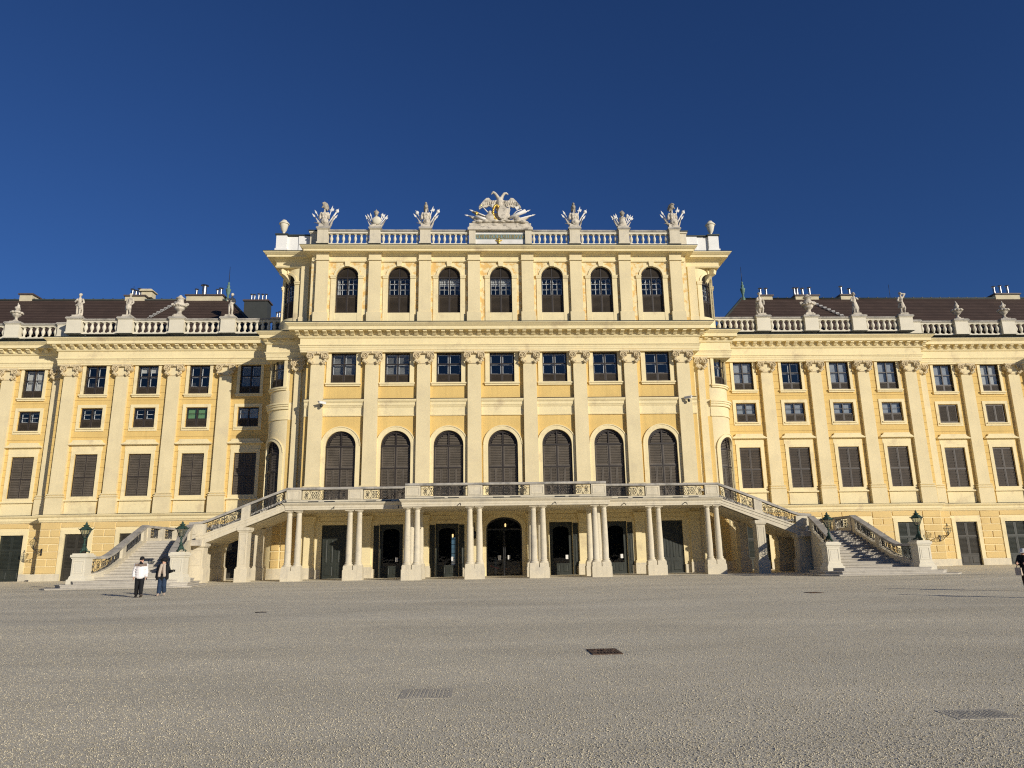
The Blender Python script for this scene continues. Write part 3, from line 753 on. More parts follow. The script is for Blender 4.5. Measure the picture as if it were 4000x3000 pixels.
# ---- rounded corners
def cmap(sg, cx, cy, r):
    def f(x, y, z):
        t = min(max(x, -.0001), r * PI / 2) / r; ex = x - t * r; q = r - y
        return (sg * (cx + q * math.sin(t) + ex * math.cos(t)), cy - q * math.cos(t) + ex * math.sin(t), z)
    return f
RC = 2.2; CUTS = [RC * R(a) for a in range(3, 90, 3)]
for sg in (-1, 1):
    L = cmap(sg, 19.55, YK + RC, RC); U = cmap(sg, 18.95, YK + RC, RC); S1 = RC * PI / 2; SC = 1.62
    hl = [(SC, 2.2, 16.97, 19.79, 0), (SC, 2.2, 5.95, 10.9, 1.1)]
    w = wall_holes(MB(), -1.9, S1 + 3.6, -.3, 22.6, 0, hl); part('corner_wall', w.cutmap(L, CUTS), M['cream'], palace)
    w = wall_holes(MB(), -1.5, S1 + 4.5, 22.6, 30.2, 0, [(SC, 2.0, 23.65, 27.1, 1.0)]); part('corner_wall', w.cutmap(U, CUTS), M['trim'], palace)
    place('window', None, lambda: [(n, m.map(lambda x, y, z: (x + SC, y, z + 16.97))) for n, m in mk_sq(2.2, 2.82, .76, 2, 'plain')], palace, 0, mapfn=(L, CUTS, (0, 0, 0)))
    place('balcony_door', None, lambda: [(n, m.map(lambda x, y, z: (x + SC, y, z + 5.95))) for n, m in mk_noble(2.2, 4.95, 0)], palace, 0, {'shutter': 'shutter_g'}, mapfn=(L, CUTS, (0, 0, 0)))
    place('window', None, lambda: [(n, m.map(lambda x, y, z: (x * .965 + SC, y, z * .98 + 23.65))) for n, m in mk_upper('plain')], palace, 0, mapfn=(U, CUTS, (0, 0, 0)))
    b = MB(); q = sq_surround(2.2, 2.82, .3, False); b.join(q, (SC, 0, 16.97)); q = noble_surround(2.2, 4.95, .34); b.join(q, (SC, 0, 5.95))
    for z0, z1, d in ((13.9, 14.0, .1), (14.0, 14.86, .05), (14.86, 15.1, .2), (15.1, 15.28, .28), (15.28, 15.42, .36)): b.box(-.1, S1 + .8, -d, .05, z0, z1)
    psplit('corner_trim', b.cutmap(L, CUTS), M['trim'], palace)
    b = MB(); b.box(-1.2, -.5, -.004, .0, 5.95, 13.9); b.box(-1.2, -.08, -.004, .0, 15.5, 16.6); b.box(-.5, -.02, -.004, 0, 5.95, 13.9); b.box(-.5, -.02, -.004, 0, 16.6, 19.8)
    psplit('stucco_panel', b.cutmap(L, CUTS), M['yellow'], palace)
    b = MB(); q = upper_surround(2.0, 3.45)
    b.join(q, (SC, 0, 23.65)); part('corner_trim', b.cutmap(U, CUTS), M['trim'], palace)
    # flat pilasters beside the corner
    pilaster(sg * 18.75, 65.05, .66, 5.95, 18.35, .25, 1.75, 19.5, CAPN)
    b = MB()
    for xa, xb, yy in ((18.2, 18.95, 65.02),):
        a, c = sorted((sg * xa, sg * xb)); b.box(a, c, yy, 65.3, 22.6, 28.7); b.box(a - .05, c + .05, yy - .06, 65.3, 22.6, 23.6)
    part('pilaster', b, M['cream'], palace)
    # square-cornered entablature over the rounded wall, with its flat soffit
    e = MB(); px = [(sg * 21.55, 70.9), (sg * 21.55, YK), (sg * 17.8, YK)]; px = px if sg < 0 else px[::-1]
    entab(e, 19.50, .72, .78, px, .24, 1.05, 22.05)
    brackets(e, *sorted((sg * 18.2, sg * 22.2)), YK, .24, 1.05, e.z0, e.zs); brackets(e, 65.6, 70.6, sg * 21.55, .24, 1.05, e.z0, e.zs, .83, 'y', sg)
    a, c = sorted((sg * 17.9, sg * 21.6)); e.box(a, c, YK + .002, 70.9, 19.505, 22.3)
    part('cornice', e, M['trim'], palace)
    e = MB(); e.sweep([(.98, 22.07), (1.08, 22.052), (1.09, 22.1), (.1, 22.45)], px); part('flashing', e, M['flash'], palace)
    e = MB(); px = [(sg * 21.3, 70.9), (sg * 21.3, YK), (sg * 17.4, YK)]; px = px if sg < 0 else px[::-1]
    e.sweep([(p[0], p[1] - .02) for p in PROF2(1.1)], px); a, c = sorted((sg * 17.6, sg * 21.35)); e.box(a, c, YK + .002, 70.9, 28.68, 30.2)
    q = MB(); q.prism([(0, 28.64), (-.15, 28.3), (-.1, 27.9), (.25, 27.7), (.6, 27.45), (1.0, 27.3), (1.0, 28.64)], -.26, .26, 'x')
    q.lathe([(.24, -.3), (.24, .3)], (0, 0, 0), 10)
    k = MB(); k.prism([(0, 28.66), (-.16, 28.45), (-.08, 28.1), (.3, 27.95), (.62, 27.7), (.9, 27.3), (1.1, 27.25), (1.1, 28.66)], -.24, .24, 'x')
    rot = Matrix.Rotation(sg * PI / 4, 3, 'Z')
    e.join(k.map(lambda X, Y, Z: tuple(rot @ Vector((X, Y, 0)) + Vector((sg * 20.95, YK + .25, Z)))))
    part('cornice', e, M['trim'], palace)
    e = MB(); e.sweep([(1.03, 29.95), (1.13, 29.932), (1.14, 29.98), (.1, 30.38)], px); part('flashing', e, M['flash'], palace)
    # ground floor of the corner: rusticated blocks
    b = MB(); b.box(-1.7, S1 + 3.4, -.02, 0, .75, 5.3); 
    part('corner_trim', b.cutmap(L, CUTS), M['trim'], palace)
    b = MB()
    for k in range(6):
        z = .82 + k * .73
        for s0, s1 in ((-1.3, -.72), (-.66, -.06), (.06, .8)): b.frustum(s0, s1, -.10, -.01, z, z + .66, .04)
    part('rustication', b.cutmap(L, CUTS), M['rust_y'], palace)
    b = MB(); b.box(-1.8, S1 + 3.4, -.14, 0, -.3, .75); part('plinth', b.cutmap(L, CUTS), M['stone'], palace)

# ---- wings
def balu_mb(h, g=1.0):
    m = MB(); a = .13 * g
    m.box(-a, a, -a, a, 0, .07); m.box(-a, a, -a, a, h - .07, h)
    k = h / 1.12
    m.lathe([(q * g, z) for q, z in [(.11, .07), (.12, .1 * k), (.07, .16 * k), (.06, .22 * k), (.10, .34 * k), (.145, .5 * k), (.15, .6 * k), (.12, .74 * k), (.075, .88 * k), (.068, .96 * k), (.11, 1.0 * k), (.11, h - .07)]], (0, 0, 0), 10)
    return m
BALC = balu_mb(1.0).mesh('baluster'); BALW = balu_mb(1.12, 1.28).mesh('baluster')
for m_ in (BALC, BALW): m_.materials.append(M['chalk'])
def pedestal_mb(x, y, w, z0, z1, dp=.9):
    q = MB(); q.box(x - w / 2 - .07, x + w / 2 + .07, y - dp / 2 - .07, y + dp / 2 + .07, z0, z0 + .16); q.box(x - w / 2, x + w / 2, y - dp / 2, y + dp / 2, z0 + .16, z1 - .28)
    q.box(x - w / 2 - .06, x + w / 2 + .06, y - dp / 2 - .06, y + dp / 2 + .06, z1 - .28, z1 - .2); return q
def pedcap_mb(x, y, w, z1, dp=.9):
    q = MB(); q.box(x - w / 2 - .13, x + w / 2 + .13, y - dp / 2 - .13, y + dp / 2 + .13, z1 - .2, z1 - .06); q.box(x - w / 2 - .08, x + w / 2 + .08, y - dp / 2 - .08, y + dp / 2 + .08, z1 - .06, z1); return q
def run(parent, x0, x1, y, z0, zt, me, pitch, hb):
    """balusters between two pedestals, under a coping"""
    b = MB(); b.box(x0, x1, y - .2, y + .2, z0, z0 + .12); b.box(x0, x1, y - .2, y + .2, z0 + .12 + hb, zt - .22); part('rail', b, M['chalk'], parent)
    b = MB(); b.sweep([(-.3, zt - .22), (.26, zt - .22), (.32, zt - .12), (.32, zt - .05), (.2, zt), (-.3, zt)], [(x0, y), (x1, y)]); part('coping', b, M['coping'], parent)
    n = max(1, round((x1 - x0) / pitch))
    for k in range(n): part('baluster', me, None, parent, (x0 + (x1 - x0) * (k + .5) / n, y, z0 + .12))

WP = [27.33, 32.4, 37.45, 42.45]; WC_ = [24.96, 29.98, 35.04, 40.12]; SCX = [46.96, 52.06, 57.1]; SP_ = [49.35, 54.5]
styR1 = ['sheer', 'plain', 'sheer', 'sheer', 'sheer', 'blind', 'plain']; styL1 = ['slats', 'plain', 'half', 'plain', 'curtain', 'plain', 'plain']
styR2 = ['sheer', 'sheer', 'sheer', 'sheer', 'shut', 'shut', 'shut']; styL2 = ['curtain', 'green', 'plain', 'plain', 'plain', 'plain', 'plain']
SUR_F = sq_surround(2.0, 2.93, .30, False).mesh('surround'); SUR_E = MB(); sash_frame(SUR_E, -1.36, 1.36, -.34, 2.30, -.07, .30, .17); SUR_E.box(-1.2, 1.2, -.16, .1, -.13, -.004); SUR_E = SUR_E.mesh('surround')
q = MB(); sash_frame(q, -1.42, 1.42, -.02, 4.72, -.06, .34, .16); q.box(-1.48, 1.48, -.02, .1, 4.72, 5.3)
q.box(-1.62, 1.62, -.24, .12, -.14, -.003); q.box(-1.48, 1.48, -.06, .1, -1.3, -.14); SUR_D = q.mesh('surround')
q = MB(); q.prism([(-1.72, 5.22), (1.72, 5.22), (1.78, 5.36), (1.42, 5.56), (1.34, 5.74), (-1.34, 5.74), (-1.42, 5.56), (-1.78, 5.36)], -.22, .1, 'y'); q.box(-1.74, 1.74, -.34, .1, 5.26, 5.37); HOOD = q.mesh('hood')
q = MB(); q.box(-1.5, -1.1, -.09, .1, -.1, 4.72); q.box(1.1, 1.5, -.09, .1, -.1, 4.72); q.box(-1.1, 1.1, -.09, .1, 4.33, 4.72); SUR_G = q.mesh('surround')
for me in (SUR_F, SUR_E, SUR_D, HOOD, SUR_G): me.materials.append(M['trim'])
GDW = 2.2
for sg in (-1, 1):
    for sec in (0, 1):
        Y = (YWG, YS)[sec]; x0, x1 = ((21.5, 43.55), (43.55, 60))[sec]; cx = (WC_, SCX)[sec]; cs = [sg * x for x in cx]
        a, c = sorted((sg * x0, sg * x1))
        hs = []
        for x in cs: hs += [(x, 2.0, 17.65, 20.58, 0), (x, 2.02, 14.31, 16.27, 0), (x, 2.13, 7.36, 11.71, 0)]
        part('wall', wall_holes(MB(), a, c, 5.4, 23.6, Y, hs), M['yellow_j'], palace)
        part('wall', wall_holes(MB(), a, c, -.4, 5.4, Y, [(x, GDW, -.3, 4.27, 0) for x in cs]), M['trim'], palace)
        for i, x in enumerate(cs):
            j = i + 4 * sec; st = (styL1, styR1)[sg > 0][j]
            place('window', ('F', st), lambda: mk_sq(2.0, 2.93, .72, 2, st), palace, (x, Y, 17.65), {'curtain': 'sheer'} if st == 'sheer' else {}, extra=[('surround', SUR_F, None)])
            s2 = (styL2, styR2)[sg > 0][j]
            if s2 == 'shut': place('window', ('E', s2), lambda: mk_closed(2.02, 1.96, 1, .085), palace, (x, Y, 14.31), extra=[('surround', SUR_E, None)])
            else: place('window', ('E', s2), lambda: mk_sq(2.02, 1.96, .82, 2, {'green': 'blind'}.get(s2, s2)), palace, (x, Y, 14.31), {'curtain': s2} if s2 in ('green', 'sheer') else {}, extra=[('surround', SUR_E, None)], label='small window with green roller blinds' if s2 == 'green' else None)
            place('window', ('D', sg), lambda: mk_closed(2.13, 4.35, 2, .16), palace, (x, Y, 7.36), {'shutter': 'shutter_g' if sg < 0 else 'shutter'}, extra=[('surround', SUR_D, None), ('hood', HOOD, None)])
            dm = {'shutter': 'door', 'frame': 'door'} if (sg > 0 or j > 3) else {'shutter': 'doorb', 'frame': 'doorb'}
            if sg > 0 and j == 4: dm = {'shutter': 'doorb', 'frame': 'doorb'}
            r = place('door', ('G', dm['shutter']), lambda: mk_gdoor(GDW, 4.39), palace, (x, Y, -.15), dm, extra=[('surround', SUR_G, None)])
        # pilasters
        for x in (WP if sec == 0 else SP_): pilaster(sg * x, Y - .3, 1.26, 6.0, 19.45, .3, 1.95, 20.62)
        if sec == 1: pilaster(sg * 44.55, Y - .3, .8, 6.0, 19.45, .3, 1.95, 20.62, CAPN)
        else: pilaster(sg * 22.35, Y - .2, .7, 6.0, 19.3, .2, 1.95, 20.62, CAPN)
        # string course and entablature
        q = [(a, Y), (c, Y)]
        if sec == 0: q = [(a, Y + 1.4), (a, Y), (c, Y)] if sg < 0 else [(a, Y), (c, Y), (c, Y + 1.4)]
        b = MB(); b.sweep([(0, 5.3), (.1, 5.3), (.14, 5.42), (.2, 5.5), (.2, 5.72), (.3, 5.8), (.38, 5.92), (.38, 5.98), (0, 6.04)], q); part('string_course', b, M['trim'], palace)
        b = MB(); b.sweep([(.3, 6.0), (.4, 5.985), (.4, 6.01), (.0, 6.06)], q); part('flashing', b, M['flash'], palace)
        b = MB(); entab(b, 20.58, .70, .72, q, .34, 1.38, 23.18); brackets(b, a + (0 if sec or sg > 0 else -.9), c + (0 if sec or sg < 0 else .9), Y, .34, 1.38, b.z0, b.zs, .86)
        if sec == 0: brackets(b, Y - .6, Y + 1.3, sg * 43.55, .34, 1.38, b.z0, b.zs, .83, 'y', sg)
        part('cornice', b, M['trim'], palace)
        b = MB(); b.sweep([(1.3, 23.2), (1.42, 23.182), (1.43, 23.24), (.1, 23.58), (-.4, 23.7), (-.4, 23.6)], q); part('flashing', b, M['flash'], palace)
        # rusticated ground floor
        b = MB(); edges = [x0 + (.3 if sec == 0 else .45)] + [v for x in cx for v in (x - 1.56, x + 1.56)] + [x1 - .04]
        for k in range(7):
            z = .60 + k * .672
            if k == 6:
                for u, v in zip(edges[0::2], edges[1::2]): b.frustum(*sorted((sg * u, sg * v)), Y - .07, Y, z, z + .60, .035)
                for x in cx: b.frustum(sg * x - 1.5, sg * x + 1.5, Y - .07, Y, 4.80, 5.232, .035)
                continue
            for u, v in zip(edges[0::2], edges[1::2]):
                u2, v2 = u + .0, v - .0
                if v - u < 1.1 or k % 2 == 0: b.frustum(*sorted((sg * u2, sg * v2)), Y - .07, Y, z, z + .60, .035)
                else:
                    m_ = (u + v) / 2; b.frustum(*sorted((sg * u2, sg * (m_ - .035))), Y - .07, Y, z, z + .60, .035); b.frustum(*sorted((sg * (m_ + .035), sg * v2)), Y - .07, Y, z, z + .60, .035)
        part('rustication', b, M['rust_y'], palace)
        b = MB()
        for u, v in zip(edges[0::2], edges[1::2]):
            aa, cc = sorted((sg * (u - .45), sg * (v + .44))); b.box(aa, cc, Y - .12, Y - .002, -.4, .55)
        psplit('plinth', b, M['stone'], palace)
        # roof balustrade
        pb = thing('balustrade', None, None, (sg * (x0 + x1) / 2, Y, 23.7)); pb.parent = palace; pb.location = pb.location - palace.location
        zb, zt, yb = 23.72, 25.32, Y - .42
        xs = WP if sec == 0 else SP_
        for x in xs:
            part('pedestal', pedestal_mb(sg * x, yb, 1.42, zb, zt + .12), M['chalk'], pb); part('coping', pedcap_mb(sg * x, yb, 1.42, zt + .12), M['coping'], pb)
        if sec == 0: gaps = [(21.9, xs[0] - .71)] + [(xs[i] + .71, xs[i + 1] - .71) for i in range(3)]
        else:
            gaps = [(44.9, xs[0] - .71), (xs[0] + .71, xs[1] - .71), (xs[1] + .71, 60)]
            part('pedestal', pedestal_mb(sg * 44.2, yb, 1.3, zb, zt + .02), M['chalk'], pb); part('coping', pedcap_mb(sg * 44.2, yb, 1.3, zt + .02), M['coping'], pb)
        for u, v in gaps: run(pb, *sorted((sg * u, sg * v)), yb, zb, zt, BALW, .585, 1.12)
    # side step between the two wing sections
    b = MB(); xx = sg * 43.55; b.box(*sorted((xx, xx - sg * .02)), YWG + .002, YS, -.4, 23.6); part('return_wall', b, M['trim'], palace)
    # hipped roof
    hx = 29.0 if sg > 0 else 30.9; ex = hx - 6.2; ey, ez, ry, rz = 72.7, 24.4, 80.0, 30.78
    b = MB(); X = lambda v: sg * v
    b.add([(X(ex), ey, ez), (X(44), ey, ez), (X(44), ry, rz), (X(hx), ry, rz), (X(ex), 87.3, ez)], [(0, 1, 2, 3), (0, 3, 4)])
    b.add([(X(44), ey, ez), (X(75), ey, ez), (X(75), ry, rz), (X(44), ry, rz)], [(0, 1, 2, 3)])
    b.add([(X(ex), 87.3, ez), (X(hx), ry, rz), (X(75), ry, rz), (X(75), 87.3, ez)], [(0, 1, 2, 3)])
    rf = part('roof', b, M['roof'], palace)
    b = MB(); b.tube([(X(hx - .1), ry, rz + .03), (X(75), ry, rz + .03)], .13, 8); b.tube([(X(ex), ey, ez), (X(hx), ry, rz + .05)], .14, 8)
    for k in range(40): b.box(X(hx + k * 1.1) - .06, X(hx + k * 1.1) + .06, ry - .10, ry + .10, rz + .08, rz + .19)
    part('ridge_cap', b, M['flash'], rf)
    b = MB(); b.lathe([(q * .66, z) for q, z in [(.34, 0), (.34, .35), (.2, .5), (.16, .75), (.24, .95), (.42, 1.4), (.46, 1.6), (.25, 1.68), (.2, 1.8), (.3, 1.95), (.18, 2.1), (.1, 2.2), (.2, 2.35), (.06, 2.5)]], (X(hx + .25), ry, rz - .3), 12)
    part('finial', b, M['patina'], rf)
    b = MB(); b.tube([(X(hx + .25), ry, rz + 2.1), (X(hx + .25), ry, rz + 4.1)], [.04, .02], 5)
    for x, hh in (((45.6, 1.2),) if sg > 0 else ((40.4, 1.1),)): b.tube([(X(x + 1.5), ry, rz), (X(x + 1.5), ry, rz + hh + .6)], .025, 5)
    part('lightning_rod', b, M['iron'], rf)
    # snow ladder
    b = MB(); (u0, v0, w0), (u1, v1, w1) = ((X(38.0), 75.8, 27.12), (X(36.6), 79.3, 30.2)) if sg < 0 else ((X(38.6), 75.6, 26.98), (X(36.7), 79.0, 29.95))
    for dx in (0, .3): b.tube([(u0 + dx, v0, w0 + .1), (u1 + dx, v1, w1 + .1)], .035, 5)
    for k in range(8):
        t = (k + .5) / 8; b.box(u0 + (u1 - u0) * t - .02, u0 + (u1 - u0) * t + .36, v0 + (v1 - v0) * t - .06, v0 + (v1 - v0) * t + .04, w0 + (w1 - w0) * t + .1, w0 + (w1 - w0) * t + .26)
    part('roof_ladder', b, M['ladder'], rf)
def chimney(x0, x1, y, z0, z1, m, flues, label=None, cap=True, parent=palace):
    b = MB(); d = .75; b.box(x0, x1, y - d, y + d, z0, z1 - .16)
    r = part('chimney', b, M[m], parent)
    if cap: q = MB(); q.box(x0 - .14, x1 + .14, y - d - .14, y + d + .14, z1 - .16, z1); part('cap', q, M['lead'], r)
    for fx, h, rr in flues:
        rr *= .88; q = MB(); q.lathe([(rr, 0), (rr, h)], (fx, y, z1), 10); q.lathe([(rr * 1.75, h + .1), (rr * 1.6, h + .16), (.02, h + .2)], (fx, y, z1), 10)
        for a in (0, 2.1, 4.2): q.tube([(fx + rr * .9 * math.cos(a), y + rr * .9 * math.sin(a), z1 + h - .02), (fx + rr * .9 * math.cos(a), y + rr * .9 * math.sin(a), z1 + h + .12)], .015, 4)
        part('flue_pipe', q, M['steel'], r)
chimney(-54.5, -53.1, 80.6, 29.5, 31.55, 'chim', [])
chimney(-42.7, -40.5, 80.6, 29.5, 31.35, 'chim', [(-42.3, .85, .17), (-41.9, .7, .17), (-41.5, .9, .17)])
q = MB(); q.box(-41.2, -40.0, 80.4, 81.4, 31.3, 32.0); q.prism([(-41.4, 32.0), (-39.8, 32.0), (-40.0, 32.25), (-41.2, 32.25)], 80.2, 81.6, 'y'); part('chimney', q, M['chim'], palace)
chimney(-35.8, -31.7, 80.6, 29.5, 31.4, 'chim', [(-35.0, .8, .15), (-34.1, 1.25, .30), (-32.6, .75, .14), (-32.2, .9, .18)])
chimney(-28.95, -26.3, 79.9, 24, 30.5, 'chimd', [(-28.4, .8, .12), (-28.05, .75, .12), (-27.6, .85, .12), (-27.15, .8, .12), (-26.75, .8, .12)], 'dark clad chimney with five flues')
chimney(-26.1, -25.0, 81.5, 24, 28.9, 'chimd', [(-25.85, .7, .12), (-25.55, .8, .12), (-25.25, .75, .12)])
chimney(31.3, 32.7, 80.6, 29.5, 31.25, 'chim', [(31.6, .95, .16), (32.3, .95, .16)])
chimney(35.5, 38.3, 80.6, 29.5, 31.25, 'chim', [(35.75, 1.0, .17), (36.1, 1.0, .17), (36.75, .95, .17), (37.6, 1.05, .17)])
chimney(41.0, 42.6, 80.6, 29.5, 31.3, 'chim', [(41.5, 1.15, .16), (42.5, .85, .16)])
chimney(60.0, 63.0, 80.6, 29.5, 31.4, 'chim', [(60.5, 1.0, .16), (61.3, 1.1, .16), (62.2, 1.1, .16)])
# projecting end pavilion beyond the right edge of the view: its cornice shades the last bay
b = MB(); b.box(61.6, 78, 66.2, 74, -.4, 23.5); part('pavilion_wall', b, M['trim'], palace)
b = MB(); entab(b, 20.58, .70, .72, [(61.6, 74), (61.6, 66.2), (78, 66.2)], .34, 1.38, 23.18); part('cornice', b, M['trim'], palace)
# flat roof of the middle block
b = MB(); b.box(-17.7, 17.7, 65.0, 78, 30.0, 30.34); b.box(-21.2, 21.2, 66.5, 78, 29.4, 30.2); b.box(-21.4, 21.4, 70.8, 78, 20, 30.0); part('roof', b, M['flash'], palace)

# ---- roof balustrade of the middle block
pb = thing('balustrade', None, None, (0, YC, 30.3)); pb.parent = palace; pb.location = Vector((0, 0, 30.3 - GZ))
yb, zb, zt = 63.9, 30.36, 31.88
for x in [s * v for s in (-1, 1) for v in (7.12, 11.85, 16.75)]:
    part('pedestal', pedestal_mb(x, yb, .98, zb, zt + .18), M['stone'], pb); part('coping', pedcap_mb(x, yb, .98, zt + .18), M['coping'], pb)
for u, v in ((2.95, 6.63), (7.61, 11.36), (12.34, 16.26)):
    for s in (-1, 1): run(pb, *sorted((s * u, s * v)), yb, zb, zt, BALC, .53, 1.0)
b = MB(); b.box(-2.98, -2.36, yb - .42, yb + .5, zb, 31.75); b.box(2.36, 2.98, yb - .42, yb + .5, zb, 31.75); b.box(-2.36, 2.36, yb - .1, yb + .5, zb, 31.75)
psplit('pedestal', b, M['stone'], pb)
b = MB(); b.box(-3.1, 3.1, yb - .55, yb + .6, 31.75, 32.0); b.box(-3.0, 3.0, yb - .48, yb + .6, 32.0, 32.14); b.box(-2.95, 2.95, yb - .3, yb + .6, 32.14, 32.52); part('coping', b, M['sculpt'], pb)
for s in (-1, 1):
    b = MB(); a, c = sorted((s * 17.35, s * 18.1)); b.box(a, c, 64.3, 65.2, 30.2, 32.0); b.box(a - .1, c + .1, 64.2, 65.2, 31.8, 31.95); part('parapet', b, M['stone'], pb)
    b = MB(); a, c = sorted((s * 18.1, s * 19.3)); b.box(a, c, 64.85, 65.6, 30.2, 31.75)
    a, c = sorted((s * 19.3, s * 20.4)); b.box(a, c, 64.95, 65.6, 30.2, 31.7)
    a, c = sorted((s * 20.4, s * 21.4)); b.box(a, c, 64.7, 65.9, 30.2, 31.75); b.box(a - .08, c + .08, 64.62, 65.98, 30.2, 30.38)
    a, c = sorted((s * 20.6, s * 21.3)); b.box(a, c, 65.9, 71, 30.2, 31.6)
    part('parapet', b, M['render'], pb)
    b = MB(); a, c = sorted((s * 17.3, s * 18.2)); b.box(a - .06, c + .06, 64.16, 65.2, 31.96, 32.08)
    a, c = sorted((s * 18.15, s * 20.35)); b.box(a, c, 64.75, 65.7, 31.76, 31.86); a, c = sorted((s * 20.3, s * 21.5)); b.box(a, c, 64.58, 66.0, 31.76, 31.9); part('coping', b, M['flash'], pb)
# sundial band
sd = MB(); sd.box(-2.36, 2.36, yb - .16, yb - .1, zb + .1, 31.7); sd = part('sundial_panel', sd, M['white'], palace)
b = MB(); b.box(-2.36, 2.36, yb - .19, yb - .162, 30.92, 31.42); part('number_band', b, M['numband'], sd)
cu = bpy.data.curves.new('numerals', 'FONT'); cu.body = 'VI.VII.VIII.IX.X.XI.XII.I.II.III.IV.V.VI'; cu.size = .62; cu.extrude = .02; cu.align_x = 'CENTER'
to = bpy.data.objects.new('tmp', cu); COL.objects.link(to)
me = bpy.data.meshes.new_from_object(to.evaluated_get(bpy.context.evaluated_depsgraph_get())); bpy.data.objects.remove(to)
xs = [v.co.x for v in me.vertices]; wtxt = max(xs) - min(xs); mid_ = (max(xs) + min(xs)) / 2
for v in me.vertices: v.co = Vector(((v.co.x - mid_) * 4.6 / wtxt, yb - .20 - v.co.z, 30.96 + v.co.y))
me.materials.clear(); part('numerals', me, M['gold'], sd)
b = MB(); b.ell((-.15, yb - .24, 30.72), (.17, .06, .14)); b.ell((-.35, yb - .22, 30.78), (.14, .04, .06)); b.ell((.05, yb - .22, 30.78), (.14, .04, .06)); b.ell((-.15, yb - .24, 30.55), (.13, .05, .12))
b.tube([(-.15, yb - .24, 30.8), (-.18, yb - .5, 31.1)], [.03, .012], 5); b.ell((-.15, yb - .26, 30.9), (.07, .05, .08)); part('emblem', b, M['gold'], sd)
# ------------------------------------------------------------------ iron rail panels, mapped along a path
def spiral(cx, cz, r0, turns, a0, sg=1, n=14):
    return [(cx + sg * r0 * (1 - .8 * k / n) * math.cos(a0 + turns * 2 * PI * k / n), cz + r0 * (1 - .8 * k / n) * math.sin(a0 + turns * 2 * PI * k / n)) for k in range(n + 1)]
def iron_curves(w, h):
    """2-D curves (u, v) of one scrollwork panel: leafy stem in the middle, scrolls, pierced lattice to both sides"""
    C = []; D = []
    C.append(([(0, .02), (w, .02)], .02)); C.append(([(0, h - .02), (w, h - .02)], .02)); C.append(([(.02, 0), (.02, h)], .018)); C.append(([(w - .02, 0), (w - .02, h)], .018))
    m = w / 2; k = h / .8
    C.append(([(m, 0), (m, h)], .03))
    for s in (-1, 1):
        for z, r in ((.16, .13), (.4, .15), (.62, .11)):
            C.append((spiral(m + s * (.06 + r), z * k, r * k, 1.3, PI, s), .02))
            C.append(([(m, (z - .14) * k), (m + s * .10, (z - .02) * k), (m + s * .2, (z + .08) * k)], .022))
        L = m - .42
        if L > .5:
            nl = max(2, int(L / .5)); lw = L / nl
            for q in range(nl):
                u = m + s * (.42 + lw * (q + .5))
                if q % 2 == 0:
                    for i in range(5):
                        t = -1 + .5 * i
                        C.append(([(u + (t - .5) * lw * .42, .12 * k), (u + (t + .5) * lw * .42, .68 * k)], .014)); C.append(([(u + (t + .5) * lw * .42, .12 * k), (u + (t - .5) * lw * .42, .68 * k)], .014))
                    for i in range(4):
                        for j in range(5): 
                            if (i + j) % 2 == 0: D.append((u + (i - 1.5) * lw * .21, (.17 + j * .115) * k, .045))
                else:
                    for z, r, t in ((.2, .17, 0), (.58, .17, PI)): C.append((spiral(u, z * k, r * k, 1.4, t, s), .02))
                    C.append((arc(u, .4 * k, .1, .1, 10, 0, 2 * PI), .018)); D.append((u, .4 * k, .06))
                C.append((spiral(u - s * lw * .4, .7 * k, .09, 1.2, PI / 2, s), .016)); C.append((spiral(u - s * lw * .4, .1 * k, .09, 1.2, -PI / 2, s), .016))
        else:
            for z, r in ((.2, .14), (.58, .14)): C.append((spiral(m + s * (.42 + L / 2), z * k, r * k, 1.4, 0, s), .02))
    return C, D
def iron_panel(fn, w, h):
    """fn(u, v) -> world point; returns a mesh builder"""
    b = MB(); C, D = iron_curves(w, h)
    for pts, r in C:
        if len(pts) == 2 and w > 1.5 and abs(pts[0][1] - pts[1][1]) < .01: 
            n = 8; pts = [(pts[0][0] + (pts[1][0] - pts[0][0]) * i / n, pts[0][1]) for i in range(n + 1)]
        b.tube([fn(min(max(u, 0), w), min(max(v, 0), h)) for u, v in pts], r, 4, False)
    for u, v, r in D:
        b.add([fn(u - r, v), fn(u, v - r), fn(u + r, v), fn(u, v + r)], [(0, 1, 2, 3)])
    return b
def flat_panel(x0, x1, y, z0, z1): return iron_panel(lambda u, v: (x0 + u, y, z0 + v), x1 - x0, z1 - z0)
def pathlen(p):
    L = [0]
    for a, b in zip(p, p[1:]): L.append(L[-1] + math.dist(a[:2], b[:2]))
    return L
def on_path(p, L, s):
    s = min(max(s, 0), L[-1])
    for i in range(len(L) - 1):
        if s <= L[i + 1] + 1e-9:
            t = (s - L[i]) / (L[i + 1] - L[i]); return [p[i][k] + (p[i + 1][k] - p[i][k]) * t for k in range(len(p[i]))]
def smooth_path(p, n=6):
    out = []
    for i in range(len(p) - 1):
        P0 = p[max(i - 1, 0)]; P1 = p[i]; P2 = p[i + 1]; P3 = p[min(i + 2, len(p) - 1)]
        for k in range(n):
            t = k / n
            out.append(tuple(.5 * (2 * b + (c - a) * t + (2 * a - 5 * b + 4 * c - d) * t * t + (3 * b - a - 3 * c + d) * t ** 3) for a, b, c, d in zip(P0, P1, P2, P3)))
    out.append(tuple(p[-1])); return out

